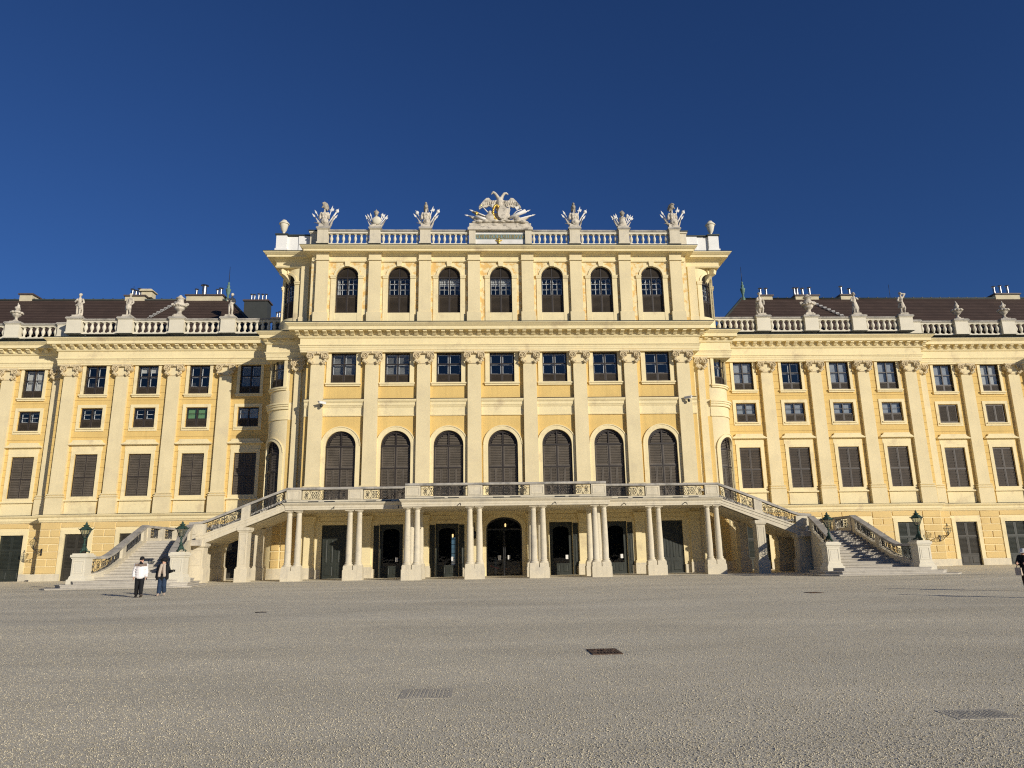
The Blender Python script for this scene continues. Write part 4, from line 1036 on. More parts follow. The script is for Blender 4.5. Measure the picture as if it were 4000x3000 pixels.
# ------------------------------------------------------------------ terrace on columns
TER = 5.95
terrace = thing('entrance_terrace', 'pale stone terrace on paired columns before the entrance doors, with iron railings', 'terrace', (0, 58, GZ))
YF, YD = 57.0, 59.3                                       # column axes: advanced middle, recessed sides
b = MB()
b.box(-8.0, 8.0, YF - .42, 63.9, 5.36, 5.90); b.box(-17.3, -8.0, YD - .40, 63.9, 5.36, 5.90); b.box(8.0, 17.3, YD - .40, 63.9, 5.36, 5.90)
pt = [(-17.5, 63.9), (-17.5, YD - .4), (-8.0, YD - .4), (-8.0, YF - .42), (8.0, YF - .42), (8.0, YD - .4), (17.5, YD - .4), (17.5, 63.9)]
b.sweep([(0, 5.36), (.05, 5.36), (.05, 5.5), (.08, 5.52), (.08, 5.68), (.16, 5.76), (.24, 5.86), (.26, 5.93), (0, 5.95)], pt)
part('slab', b, M['stone'], terrace)
b = MB(); b.box(-8.05, 8.05, YF - .4, 63.95, 5.95, 5.962); b.box(-17.4, -8.05, YD - .38, 63.95, 5.95, 5.962); b.box(8.05, 17.4, YD - .38, 63.95, 5.95, 5.962); part('floor', b, M['step'], terrace)
b = MB(); b.sweep([(.2, 5.95), (.27, 5.94), (.27, 5.97), (.0, 5.985)], pt); part('drip_edge', b, M['flash'], terrace)
def column_mb(h=4.43):
    m = MB(); k = .245
    m.box(-.34, .34, -.34, .34, 0, .08)
    m.lathe([(.34, .08), (.35, .13), (.33, .18), (.27, .2), (.27, .24), (.30, .27), (.29, .31), (k, .34), (k + .006, 1.3), (k - .012, 2.4), (k - .045, h - .42), (k - .03, h - .38), (k - .03, h - .34), (k - .05, h - .33), (k - .05, h - .22), (k + .0, h - .2), (k + .06, h - .12), (k + .07, h - .1)], (0, 0, 0), 20)
    m.box(-.34, .34, -.34, .34, h - .1, h); return m
COLM = column_mb().mesh('column'); COLM.materials.append(M['stone'])
def pair(xc, y, dx, front=True):
    b = MB(); w = dx / 2 + .36
    b.box(xc - w - .04, xc + w + .04, y - .42, y + .42, GZ - .25, .66); b.box(xc - w, xc - .03, y - .38, y + .38, .66, .93); b.box(xc + .03, xc + w, y - .38, y + .38, .66, .93)
    part('column_plinth', b, M['stone'], terrace)
    for s in (-1, 1): part('column', COLM, None, terrace, (xc + s * dx / 2, y, .93))
for x in (2.47, 7.27):
    for s in (-1, 1): pair(s * x, YF, .74); pair(s * x, YF + 3.2, .74)
for x in (12.1, 16.9):
    for s in (-1, 1): pair(s * x, YD, .76)
# stone rail piers, copings and iron panels
CT, CB = 7.15, 6.95
def rail_run(x0, x1, y, peds, th=.42):
    """front railing of one straight stretch: base course, piers (x, w), iron between, coping above"""
    b = MB(); b.box(x0, x1, y - .17, y + .17, 5.962, 6.14); 
    for x, w in peds:
        b.box(x - w / 2, x + w / 2, y - .2, y + .2, 6.14, CB); sash_frame(b, x - w / 2 + .1, x + w / 2 - .1, 6.24, CB - .08, y - .225, .04, .03)
    part('rail_base', b, M['stone'], terrace)
    b = MB(); b.sweep([(-.26, CB), (.22, CB), (.27, CB + .06), (.27, CT - .05), (.22, CT), (-.26, CT)], [(x0, y), (x1, y)]); part('coping', b, M['coping'], terrace)
    e = [x0] + [v for x, w in peds for v in (x - w / 2, x + w / 2)] + [x1]
    for u, v in zip(e[0::2], e[1::2]):
        if v - u > .3: part('iron_panel', flat_panel(u + .02, v - .02, y, 6.14, CB), M['iron'], terrace)
rail_run(-7.84, 7.84, YF - .2, [(-7.25, 1.17), (-2.42, 1.13), (2.42, 1.13), (7.25, 1.17)])
for s in (-1, 1):
    a, c = sorted((s * 7.95, s * 17.5)); rail_run(a, c, YD - .18, sorted([(s * 12.05, 1.17), (s * 16.95, 1.15)]))
    b = MB(); b.box(s * 7.65 - .17, s * 7.65 + .17, YF + .01, YD - .4, 5.962, 6.14); part('rail_base', b, M['stone'], terrace)
    b = MB(); b.box(s * 7.65 - .25, s * 7.65 + .25, YF + .08, YD - .46, CB, CT); part('coping', b, M['coping'], terrace)
    part('iron_panel', iron_panel(lambda u, v: (s * 7.65, YF + .08 + u, 6.14 + v), YD - YF - .5, .8), M['iron'], terrace)
# water spouts and drain slots on the fascia
b = MB()
for x in (-13.7, -8.6, -3.6, 3.75, 9.6, 14.6):
    y = YF - .5 if abs(x) < 8 else YD - .5
    b.tube([(x, y + .2, 5.62), (x + .05, y - .25, 5.52), (x + .08, y - .42, 5.38)], .035, 6)
psplit('water_spout', b, M['iron'], terrace)
b = MB()
for x in (-5.2, -4.1, -.6, .7, 4.2, 5.3): b.box(x - .42, x + .42, YF - .378, YF - .37, 5.972, 6.05)
for s in (-1, 1):
    for x in (9.6, 10.8, 14.1, 15.4): b.box(s * x - .42, s * x + .42, YD - .358, YD - .35, 5.972, 6.05)
psplit('drain_slot', b, M['dark'], terrace)

# ------------------------------------------------------------------ two-flight outdoor staircases
LZ = 3.12                                                  # landing
def staircase(s):
    side = 'left' if s < 0 else 'right'
    st = thing('outdoor_staircase', {'left': 'pale stone staircase leading down behind the two walkers', 'right': 'pale stone staircase with its inner side in shadow, nearer the person in the white hat'}[side], 'staircase', (s * 25, 54, GZ), group=None)
    X = lambda v: s * v
    def P(n, b, m): return part(n, b, m, st)
    # upper flight, from the terrace to the landing
    y0, y1 = 58.95, 63.8; xa, xb = 17.5, 24.0; n = 15
    b = MB()
    for k in range(n):
        u0 = xa + (xb - xa) * k / n; z = TER - (k + 1) * (TER - LZ) / n
        b.box(*sorted((X(u0), X(u0 + (xb - xa) / n + .14))), y0 + .3, y1 - .3, z - (TER - LZ) / n - .05, z)
    P('upper_flight', b, M['step'])
    for yy in (y0, y1):
        b = MB(); zt = lambda x: 5.87 - (x - 17.5) * .362; zb = lambda x: 5.36 - (x - 17.5) * .40
        px = [17.5, 19, 20.5, 22, 23.2, 23.8, 24.4] 
        zz = [zt(x) for x in px]; zz[-1] = zz[-2] - .02
        pts = [(X(x), yy + .16, max(zb(x), 2.86) , z) for x, z in zip(px, zz)]
        b.ribbon(pts, .40)
        b.ribbon([(p[0], p[1], p[3] - .36, p[3] - .12) for p in pts], .48); b.ribbon([(p[0], p[1], p[3] - .12, p[3] + .02) for p in pts], .58)
        P('stringer', b, M['stone'])
        b = MB(); cz = lambda x: 7.13 - max(0, x - 17.6) * .405
        q = [(X(x), yy + .16, cz(x) - .19, cz(x)) for x in (17.5, 19, 20.5, 22, 23.4)] + [(X(24.0), yy + .16, 4.40, 4.59), (X(25.0), yy + .16, 4.33, 4.52)]
        b.ribbon(q, .46); P('coping', b, M['coping'])
        b = MB(); zl = lambda x: zt(min(x, 23.8)) - .02
        for u0, u1 in ((20.35, 21.0), (23.7, 25.05)):
            b.ribbon([(X(u0), yy + .16, zl(u0), (cz(u0) if u0 < 23 else 4.55) - .17), (X(u1), yy + .16, zl(u1), (cz(u1) if u1 < 23 else 4.52) - .17)], .40)
        psplit('rail_pier', b, M['stone'], st)
        for u0, u1 in ((17.6, 20.33), (21.02, 23.68)):
            w = u1 - u0
            def fn(u, v, u0=u0, yy=yy):
                x = u0 + u; a = zt(x); return (X(x), yy + .16, a + v / .8 * (cz(x) - .19 - a))
            P('iron_panel', iron_panel(fn, w, .8), M['iron'])
    b = MB(); b.add([(X(17.5), y0 + .3, 5.3), (X(23.8), y0 + .3, 2.84), (X(23.8), y1 - .1, 2.84), (X(17.5), y1 - .1, 5.3)], [(0, 1, 2, 3)]); P('soffit', b, M['stone'])
    # piers under the flight
    for yy in (59.0, 63.1):
        b = MB()
        for u0, u1, zt_ in ((20.4, 21.1, 4.05), (23.75, 25.1, 2.9)):
            a, c = sorted((X(u0), X(u1))); b.box(a - .14, c + .14, yy - .1, yy + 1.0, GZ - .3, .9); b.box(a - .06, c + .06, yy - .04, yy + .94, .9, 1.02)
            b.box(a, c, yy, yy + .9, 1.02, zt_ - .25); b.box(a - .08, c + .08, yy - .08, yy + .98, zt_ - .32, zt_ - .22); b.box(a - .14, c + .14, yy - .14, yy + 1.04, zt_ - .22, zt_ + .02)
            if yy < 60: sash_frame(b, a + .1, c - .1, 1.2, zt_ - .5, yy - .02, .04, .03)
        psplit('pier', b, M['stone'], st)
    # landing
    b = MB(); b.prism([(X(23.9), 58.2), (X(28.3), 58.2), (X(28.3), 63.9), (X(23.9), 63.9)], 2.7, LZ, 'z'); P('landing', b, M['step'])
    b = MB(); a, c = sorted((X(27.7), X(28.3))); b.box(a, c, 58.2, 63.9, GZ - .3, 2.7); a, c = sorted((X(25.1), X(28.3))); b.box(a, c, 63.3, 63.9, GZ - .3, 2.7); psplit('landing_wall', b, M['stone'], st)
    # rail round the landing: back and outer side
    b = MB(); q = [(X(24.2), 63.7, LZ, LZ + .24), (X(28.15), 63.7, LZ, LZ + .24), (X(28.15), 58.4, LZ, LZ + .24)]
    b.ribbon(q[:2], .36); b.ribbon([(X(28.15), 63.55, LZ, LZ + .24), q[2]], .36)
    for (x, y) in ((24.4, 63.7), (26.3, 63.7), (28.15, 63.7), (28.15, 61.0), (28.15, 58.4)): b.box(X(x) - .36, X(x) + .36, y - .24, y + .24, LZ, 4.12)
    P('rail_base', b, M['stone'])
    b = MB(); b.ribbon([(X(24.0), 63.7, 4.12, 4.30), (X(28.4), 63.7, 4.12, 4.30)], .5); b.ribbon([(X(28.15), 63.44, 4.12, 4.30), (X(28.15), 58.3, 4.12, 4.30)], .5); P('coping', b, M['coping'])
    for x0, x1 in ((24.78, 25.92), (26.68, 27.77)):
        P('iron_panel', iron_panel(lambda u, v: (X(x0 + u), 63.7, LZ + .24 + v), x1 - x0, .76), M['iron'])
    for ya, yb_ in ((58.66, 60.74), (61.26, 63.44)): P('iron_panel', iron_panel(lambda u, v: (X(28.15), ya + u, LZ + .24 + v), yb_ - ya, .76), M['iron'])
    # lower flight, fanning out towards the court
    NS = 17; ri = (LZ - GZ) / NS
    inner = smooth_path([(24.75, 58.5), (24.2, 56.2), (23.45, 53.4), (22.85, 51.2), (22.3, 49.75), (21.55, 48.9)], 6)
    outer = smooth_path([(28.1, 58.3), (27.55, 55.4), (26.95, 52.4), (26.55, 50.2), (26.55, 49.0), (26.9, 48.1)], 6)
    Li, Lo = pathlen(inner), pathlen(outer)
    def edge(t):                                           # t 0 top .. 1 at the pedestals
        a = on_path(inner, Li, t * Li[-1] * .96); c = on_path(outer, Lo, t * Lo[-1] * .96); return a, c
    ST = 4
    b = MB(); rows = []
    for k in range(NS, ST - 1, -1):                        # k = step number, top of step k is GZ + k*ri
        t = (NS - k) / (NS - ST) ; rows.append((k, edge(t)))
    for i, (k, (a, c)) in enumerate(rows):
        if i == 0: continue
        pa, pc = rows[i - 1][1]
        def ext(u, v, e=.0): return (u[0] + (u[0] - v[0]) * e, u[1] + (u[1] - v[1]) * e)
        z = GZ + k * ri
        poly = [(X(a[0]), a[1]), (X(c[0]), c[1]), (X(pc[0]), pc[1] + .12), (X(pa[0]), pa[1] + .12)]
        b.prism(poly, GZ - .4, z - .05, 'z')
        d = .05; poly2 = [(X(a[0]), a[1] - d), (X(c[0]), c[1] - d), (X(pc[0]), pc[1] + .1), (X(pa[0]), pa[1] + .1)]; b.prism(poly2, z - .05, z, 'z')
    P('lower_flight', b, M['step'])
    # wide foot steps with splayed ends
    b = MB()
    foot = [(4, 21.9, 26.75, 47.9, 47.55), (3, 20.75, 27.75, 47.3, 46.95), (2, 20.35, 28.2, 46.75, 46.4), (1, 19.9, 28.75, 46.2, 45.85)]
    for k, u0, u1, ya, yb_ in foot[1:]:
        z = GZ + k * ri; bk = 51.2 if k < 4 else 49
        poly = [(X(u0 + .0), ya + .9), (X(u0 + .75), ya), (X(u1 - .75), yb_), (X(u1), yb_ + .8), (X(u1 - .2), bk - 1.0), (X(u0 + .6), bk)]
        b.prism(poly, GZ - .4, z - .06, 'z'); cx = sum(p[0] for p in poly) / 6; cy = sum(p[1] for p in poly) / 6
        b.prism([(cx + (p[0] - cx) * 1.012, cy + (p[1] - cy) * 1.015) for p in poly], z - .06, z, 'z')
    P('foot_steps', b, M['step'])
    # stringers, copings and iron along both sides
    for nm, pth, L in (('in', inner, Li), ('out', outer, Lo)):
        N = 24; pts = []
        for i in range(N + 1):
            t = i / N; p = on_path(pth, L, t * L[-1]); zs = GZ + ri * (NS - (NS - ST) * min(1, t / .96)) + .17
            pts.append((X(p[0]), p[1], GZ - .3, zs))
        b = MB(); b.ribbon(pts, .38); b.ribbon([(p[0], p[1], p[3] - .02, p[3] + .07) for p in pts], .46); P('stringer', b, M['stone'])
        def top(t):
            zs = GZ + ri * (NS - (NS - ST) * min(1, t / .96)) + .17; return max(zs + 1.04 - .16 * t, 1.94)
        b = MB(); b.ribbon([(p[0], p[1], top(i / N) - .15, top(i / N)) for i, p in enumerate(pts)], .5); P('coping', b, M['coping'])
        pr = [(0, .10), (.52, .60)] 
        b = MB()
        for t0, t1 in pr: 
            q = []
            for j in range(4):
                t = t0 + (t1 - t0) * j / 3; p = on_path(pth, L, t * L[-1]); zs = GZ + ri * (NS - (NS - ST) * min(1, t / .96)) + .2; q.append((X(p[0]), p[1], zs, top(t) - .17))
            b.ribbon(q, .40)
        psplit('rail_pier', b, M['stone'], st)
        for t0, t1 in ((.10, .52), (.60, 1.0)):
            w = (t1 - t0) * L[-1]
            def fn(u, v, t0=t0, pth=pth, L=L):
                t = t0 + u / L[-1]; p = on_path(pth, L, t * L[-1]); zs = GZ + ri * (NS - (NS - ST) * min(1, t / .96)) + .15
                return (X(p[0]), p[1], zs + v / .8 * (top(t) - .15 - zs))
            P('iron_panel', iron_panel(fn, w, .8), M['iron'])
    # lamp pedestals
    for x, y in ((21.25, 48.35), (27.02, 47.75)):
        b = MB(); xx = X(x); z0 = GZ + .2
        b.box(xx - .58, xx + .58, y - .54, y + .54, z0, .55)
        b.prism([(xx - .53, .55), (xx + .53, .55), (xx + .45, .76), (xx - .45, .76)], y - .46, y + .46, 'y')
        b.box(xx - .42, xx + .42, y - .40, y + .40, .76, 1.80); sash_frame(b, xx - .33, xx + .33, .90, 1.68, y - .42, .04, .03); b.box(xx - .22, xx + .22, y - .412, y - .39, 1.02, 1.56)
        b.box(xx - .46, xx + .46, y - .44, y + .44, 1.80, 1.90); b.box(xx - .52, xx + .52, y - .50, y + .50, 1.90, 2.05); b.box(xx - .44, xx + .44, y - .42, y + .42, 2.05, 2.13)
        P('lamp_pedestal', b, M['chalk'])
    return st
stairs = [staircase(-1), staircase(1)]

# ------------------------------------------------------------------ lamps
def pedestal_lamp(x, y, z, label):
    t = thing('pedestal_lamp', label, 'lamp', (x, y, z), group='green lanterns on the stair pedestals')
    b = MB()
    for k in range(3):
        a = 2 * PI * k / 3 + .5; c, s_ = math.cos(a), math.sin(a)
        b.tube([(.30 * c, .30 * s_, .02), (.34 * c, .34 * s_, .10), (.26 * c, .26 * s_, .14), (.20 * c, .20 * s_, .10), (.16 * c, .16 * s_, .22), (.07 * c, .07 * s_, .42)], [.045, .05, .045, .05, .07, .05], 6)
    b.lathe([(.05, .14), (.14, .2), (.09, .34), (.06, .42), (.10, .5), (.11, .56), (.05, .62), (.045, .78), (.09, .84), (.05, .9), (.03, .94)], (0, 0, 0), 10)
    lpart('foot', b, M['verd'], t)
    b = MB(); g = MB(); n = 6
    for k in range(n):
        a = 2 * PI * k / n + .26; a2 = a + 2 * PI / n; c, s_ = math.cos(a), math.sin(a)
        b.tube([(.13 * c, .13 * s_, .95), (.33 * c, .33 * s_, 1.46)], .018, 5)
        g.quad((.125 * c, .125 * s_, .96), (.125 * math.cos(a2), .125 * math.sin(a2), .96), (.32 * math.cos(a2), .32 * math.sin(a2), 1.44), (.32 * c, .32 * s_, 1.44))
        b.tube([(.36 * c, .36 * s_, 1.46), (.44 * c, .44 * s_, 1.56)], [.035, .01], 5)
    b.lathe([(.08, .92), (.14, .94), (.13, .98)], (0, 0, 0), 6, False, .26)
    b.lathe([(.33, 1.44), (.38, 1.47), (.36, 1.52), (.30, 1.56), (.24, 1.62), (.17, 1.66)], (0, 0, 0), 6, False, .26)
    b.lathe([(.14, 1.66), (.14, 1.7), (.2, 1.71), (.19, 1.74), (.09, 1.78), (.06, 1.84), (.08, 1.88), (.03, 1.92), (.01, 2.0)], (0, 0, 0), 8)
    lpart('lantern_frame', b, M['verd'], t); lpart('lantern_glass', g, M['lampglass'], t)
    return t
for s, labs in ((-1, ('green lamp behind the woman in the black hat', 'leftmost green lamp on a white pedestal')), (1, ('green lamp at the shaded foot of the stairs by the arcade', 'green lamp before closed dark shutters, rightmost of the pedestal lamps'))):
    pedestal_lamp(s * 21.25, 48.35, 2.13, labs[0]); pedestal_lamp(s * 27.02, 47.75, 2.13, labs[1])
def wall_lantern(x, y, z, s, label):
    t = thing('wall_lantern', label, 'wall lamp', (x, y, z), group='iron lanterns on wall brackets')
    b = MB(); b.box(-.06, .06, -.02, .02, -.5, .12)
    b.tube([(0, 0, .0), (0, -1.35, .08)], .03, 6); b.tube([(0, 0, -.42), (0, -.4, -.36), (0, -.85, -.1), (0, -1.3, .04)], .025, 6)
    for y_, z_, r in ((-.25, -.17, .16), (-.6, -.1, .12), (-.9, -.02, .08)):
        b.tube([(0, y_ + r * (1 - k / 16) * math.cos(k * .6), z_ + r * (1 - k / 16) * math.sin(k * .6)) for k in range(14)], .018, 5)
    lpart('bracket', b, M['iron'], t)
    b = MB(); g = MB(); cy = -1.35
    for k in range(4):
        a = PI / 4 + k * PI / 2; a2 = a + PI / 2; c, q = math.cos(a), math.sin(a)
        b.tube([(.13 * c, cy + .13 * q, .2), (.34 * c, cy + .34 * q, .72)], .016, 5); b.tube([(.34 * c, cy + .34 * q, .72), (.06 * c, cy + .06 * q, 1.0)], .016, 5)
        b.tube([(.34 * c, cy + .34 * q, .72), (.34 * math.cos(a2), cy + .34 * math.sin(a2), .72)], .016, 5)
        g.quad((.13 * c, cy + .13 * q, .2), (.13 * math.cos(a2), cy + .13 * math.sin(a2), .2), (.33 * math.cos(a2), cy + .33 * math.sin(a2), .71), (.33 * c, cy + .33 * q, .71))
    b.lathe([(.02, .08), (.12, .18), (.14, .21)], (0, cy, 0), 8); b.lathe([(.07, .98), (.09, 1.02), (.03, 1.1), (.05, 1.15), (.01, 1.22)], (0, cy, 0), 8); b.lathe([(.04, .22), (.05, .3), (.09, .34), (.05, .42)], (0, cy, 0), 8)
    lpart('lantern_frame', b, M['iron'], t); lpart('lantern_glass', g, M['glass'], t); return t
wall_lantern(-43.1, 70.86, 2.75, -1, 'black lantern on a wall bracket left of the stairs, beside the shadow on the wall')
wall_lantern(43.05, 70.86, 2.75, 1, 'black lantern on a wall bracket right of the stairs, its shadow on the yellow blocks')
def hanging_lamp(x, y, z, label):
    t = thing('hanging_lantern', label, 'lamp', (x, y, z), group='lit lanterns hanging behind the glass doors')
    b = MB(); b.tube([(0, 0, .3), (0, 0, .9)], .015, 5); b.lathe([(.2, .26), (.1, .36), (.02, .4)], (0, 0, 0), 6); b.lathe([(.1, -.3), (.14, -.26)], (0, 0, 0), 6)
    for k in range(6): a = k * PI / 3; b.tube([(.13 * math.cos(a), .13 * math.sin(a), -.28), (.19 * math.cos(a), .19 * math.sin(a), .28)], .012, 4)
    lpart('lantern_frame', b, M['iron'], t); b = MB(); b.lathe([(.03, -.15), (.07, -.1), (.07, .1), (.03, .15)], (0, 0, 0), 8); lpart('bulb', b, M['bulb'], t)
hanging_lamp(.15, 65.3, 4.2, 'glowing lantern behind the arched glass above the entrance')
hanging_lamp(-4.5, 65.2, 3.35, 'glowing lantern behind the glass door left of the arched entrance')
def bracket_lantern(x, y, z, label):
    t = thing('column_lantern', label, 'wall lamp', (x, y, z))
    b = MB(); b.lathe([(.02, -.6), (.12, -.5), (.16, -.1), (.1, .05), (.03, .12)], (0, -.25, 0), 6); b.tube([(0, 0, .3), (0, -.2, .55), (0, -.3, .4), (0, -.25, .1)], .03, 5); b.tube([(0, 0, .2), (0, -.12, .75)], .03, 5)
    lpart('lantern_frame', b, M['iron'], t)
bracket_lantern(-2.55, 63.7, 3.6, 'slim black lantern between the twin columns left of the arched door')

# ------------------------------------------------------------------ small things on the front
def cctv(x, y, z, s, label):
    t = thing('security_camera', label, 'camera', (x, y, z), group='security cameras on the pilasters')
    b = MB(); b.box(-.08, .08, -.05, 0, -.12, .1); b.tube([(0, 0, 0), (s * .15, -.35, -.02)], .03, 6); lpart('bracket', b, M['camera'], t)
    b = MB(); q = MB(); q.box(-.1, .1, -.35, .3, -.06, .1); q.prism([(-.13, .1), (.13, .1), (.1, .15), (-.1, .15)], -.42, .32, 'y'); rot = Matrix.Rotation(-s * .8, 3, 'Z')
    b.join(q.map(lambda X, Y, Z: tuple(rot @ Vector((X, Y, Z)))), (s * .2, -.45, .03)); lpart('housing', b, M['camera'], t)
    b = MB(); b.ell((s * .1, -.38, -.2), (.13, .13, .15)); lpart('dome', b, M['iron'], t)
cctv(-16.2, 63.72, 14.95, 1, 'small security camera on the leftmost tall pilaster of the middle block')
cctv(17.0, 63.72, 15.2, -1, 'small security camera on the rightmost tall pilaster of the middle block')

t = thing('rope_barrier', 'red rope between steel posts behind the arched glass door', 'barrier', (0, 65.2, GZ))
b = MB()
for x in (-1.35, 1.35): b = MB(); b.lathe([(.16, 0), (.16, .03), (.025, .05), (.025, .95), (.04, 1.0)], (x, 0, 0), 10); lpart('post', b, M['steel'], t)
b = MB(); b.tube([(-1.35 + 2.7 * k / 12, 0, .92 - .38 * math.sin(PI * k / 12)) for k in range(13)], .022, 6); lpart('rope', b, mat('red_velvet', (.35, .02, .02), .8), t)
# ------------------------------------------------------------------ roof sculptures
def spear(b, x0, z0, x1, z1, y=0, y1=None, kind='spear', r=.045, k=1.0):
    y1 = y if y1 is None else y1
    p = Vector((x0, y, z0)); q = Vector((x1, y1, z1)); d = (q - p).normalized(); s = Vector((d.z, 0, -d.x)); L = (q - p).length
    h = q - d * .42 * k
    b.tube([p, h], r, 7)
    def blade(pts): b.prism([((q + d * u + s * v).x, (q + d * u + s * v).z) for u, v in pts], y1 - .03, y1 + .03, 'y')
    if kind == 'spear': blade([(-.46 * k, -.025), (-.36 * k, -.045), (-.28 * k, -.075 * k), (0, 0), (-.28 * k, .075 * k), (-.36 * k, .045), (-.46 * k, .025)])
    elif kind == 'halberd':
        blade([(-.5 * k, -.04), (-.45 * k, -.15 * k), (-.36 * k, -.05), (-.27 * k, -.06), (0, 0), (-.25 * k, .07), (-.28 * k, .05), (-.22 * k, .17 * k), (-.36 * k, .20 * k), (-.5 * k, .15 * k), (-.42 * k, .04)])
    elif kind == 'mace':
        b.ell(q - d * .28 * k, (.15 * k, .12, .17 * k), 9, 7); blade([(-.2 * k, -.04), (0, 0), (-.2 * k, .04)])
def banner(b, x0, z0, x1, z1, sag, y=.05, w=.10):
    """furled flag hanging along a pole"""
    n = 7; up = []; dn = []
    for i in range(n + 1):
        t = i / n; up.append((x0 + (x1 - x0) * t, z0 + (z1 - z0) * t)); dn.append((x0 + (x1 - x0) * t * .97, z0 + (z1 - z0) * t - sag * math.sin(PI * min(1, t * 1.05)) ** .7 * (1 - .35 * t)))
    b.prism(up + dn[::-1], y - w, y + w, 'y')
def trophy_torso(x, label, turn, kinds):
    t = thing('trophy_sculpture', label, 'sculpture', (x, 63.9, 32.06), group='stone trophies of arms on the roof balustrade')
    b = MB(); b.box(-.44, .44, -.3, .3, 0, .38); b.box(-.5, .5, -.36, .36, 0, .1)
    lpart('base_block', b, M['sculpt'], t)
    b = MB()
    b.ell((0, 0, .62), (.34, .26, .35)); b.ell((0, 0, 1.0), (.29, .22, .3)); b.ell((0, -.02, 1.3), (.38, .25, .26)); b.ell((-.14, -.17, 1.32), (.16, .12, .14)); b.ell((.14, -.17, 1.32), (.16, .12, .14))
    for s in (-1, 1): b.chain([(s * .36, 0, 1.42, .15), (s * .46, .02, 1.2, .14), (s * .45, .02, 1.02, .14)]); b.ell((s * .12, -.18, 1.05), (.1, .08, .12))
    b.chain([(0, 0, 1.45, .12), (0, .0, 1.8, .09)])
    b.map(lambda X, Y, Z: (X * .86, Y * .9, .3 + (Z - .3) * 1.12))
    rm_ = remesh(b, .03, 2); lpart('cuirass', rm_, M['sculpt'], t)
    b = MB(); q = MB(); q.ell((0, 0, 2.08), (.20, .25, .24)); q.ell((0, .1, 1.92), (.2, .2, .2)); q.chain([(0, -.2, 2.0, .08), (0, -.3, 1.88, .05)]); q.chain([(-.14, .12, 1.9, .07), (-.15, .2, 1.68, .06)]); q.chain([(.14, .12, 1.9, .07), (.15, .2, 1.68, .06)])
    q.chain([(0, -.22, 2.32, .09), (0, -.05, 2.42, .11), (0, .18, 2.34, .11), (0, .34, 2.12, .09), (0, .4, 1.9, .06)])
    rot = Matrix.Rotation(turn, 3, 'Z'); q.map(lambda X, Y, Z: tuple(rot @ Vector((X * 1.1, Y * 1.0, (Z - 1.85) * 1.05 + 2.06)))); hm = remesh(q, .035, 2); lpart('helmet', hm, M['helmet'], t)
    b = MB(); n = 22; s = kinds
    b.lathe([(.02, .10), (.13, .09), (.16, .05), (.27, .02), (.34, 0), (.35, -.05), (.1, -.06)], (0, 0, 0), n)
    rot2 = Matrix.Rotation(PI / 2 + .1, 3, 'X'); b.map(lambda X, Y, Z: tuple(rot2 @ Vector((X, Y, Z)) + Vector((.12 * s, -.34, .62)))); lpart('shield', b, M['sculpt'], t)
    b = MB()
    spear(b, s * .15, .5, s * .70, 2.5, .22, .25, 'halberd', .05, 1.15); spear(b, s * .30, .45, s * 1.32, 2.15, .1, .15, 'mace', .075, 1.15); spear(b, s * .45, .5, s * 1.2, 1.55, .2, .22, 'spear', .05, 1.2)
    spear(b, -s * .2, .5, -s * 1.02, 2.08, .2, .25, 'spear' if turn else 'mace', .05, 1.2); spear(b, -s * .3, .45, -s * 1.2, 1.6, .05, .05, 'spear', .05, 1.2)
    lsplit('weapons', b, M['white'], t)
    b = MB(); banner(b, s * .45, .12, s * .92, 1.32, .42); banner(b, -s * .3, .45, -s * .86, 1.22, .34)
    b.tube([(-s * .1, -.15, .45), (-s * .9, -.2, .52)], [.09, .02], 7); b.tube([(-s * .2, -.1, .5), (-s * .6, -.15, .42)], [.1, .04], 7); lsplit('flags', b, M['sculpt'], t)
    return t
def trophy_bust(x, label, disc):
    t = thing('trophy_sculpture', label, 'sculpture', (x, 63.9, 32.06), group='stone trophies of arms on the roof balustrade')
    b = MB(); b.box(-.5, .5, -.32, .32, 0, .22); b.ell((-.2, -.1, .28), (.3, .25, .14)); b.ell((.25, 0, .26), (.3, .25, .13)); lpart('base_block', b, M['sculpt'], t)
    b = MB()
    if disc: b.ell((0, .05, .75), (.38, .25, .5)); b.chain([(0, 0, 1.1, .16), (.02, 0, 1.38, .09)])
    else: b.ell((0, 0, .6), (.36, .28, .4)); b.ell((0, 0, .95), (.3, .24, .2)); b.lathe([(.2, 1.0), (.34, 1.1), (.33, 1.16), (.12, 1.2), (.1, 1.38)], (0, 0, 0), 12)
    lpart('bust', remesh(b, .035, 3), M['sculpt'], t)
    q = MB(); q.ell((0, 0, 1.55), (.2, .22, .25)); q.chain([(-.2, 0, 1.75, .06), (-.08, 0, 1.8, .08), (.1, 0, 1.8, .08), (.22, 0, 1.68, .06)]); q.chain([(0, 0, 1.75, .08), (0, -.02, 1.98, .035)]); lpart('helmet', remesh(q, .035, 2), M['helmet'], t)
    if disc:
        b = MB(); b.lathe([(.02, .08), (.2, .07), (.38, .02), (.42, -.04), (.1, -.05)], (0, 0, 0), 20); rot2 = Matrix.Rotation(PI / 2 + .12, 3, 'X') 
        b.map(lambda X, Y, Z: tuple(rot2 @ Vector((X, Y, Z)) + Vector((.1, -.3, .72)))); lpart('shield', b, M['chalk'], t)
    b = MB()
    for s in (-1, 1):
        spear(b, s * .25, .3, s * 1.1, 1.5, .1, .15, 'halberd'); spear(b, s * .22, .35, s * .62, 1.75, .15, .2, 'spear' if s < 0 else 'mace', .06); spear(b, s * .3, .4, s * .85, 1.55, .0, .05, 'halberd' if not disc else 'spear')
    lsplit('weapons', b, M['white'], t)
    b = MB(); banner(b, .3, .1, .9, .95, .3); banner(b, -.3, .1, -.85, .9, .3); lsplit('flags', b, M['sculpt'], t)
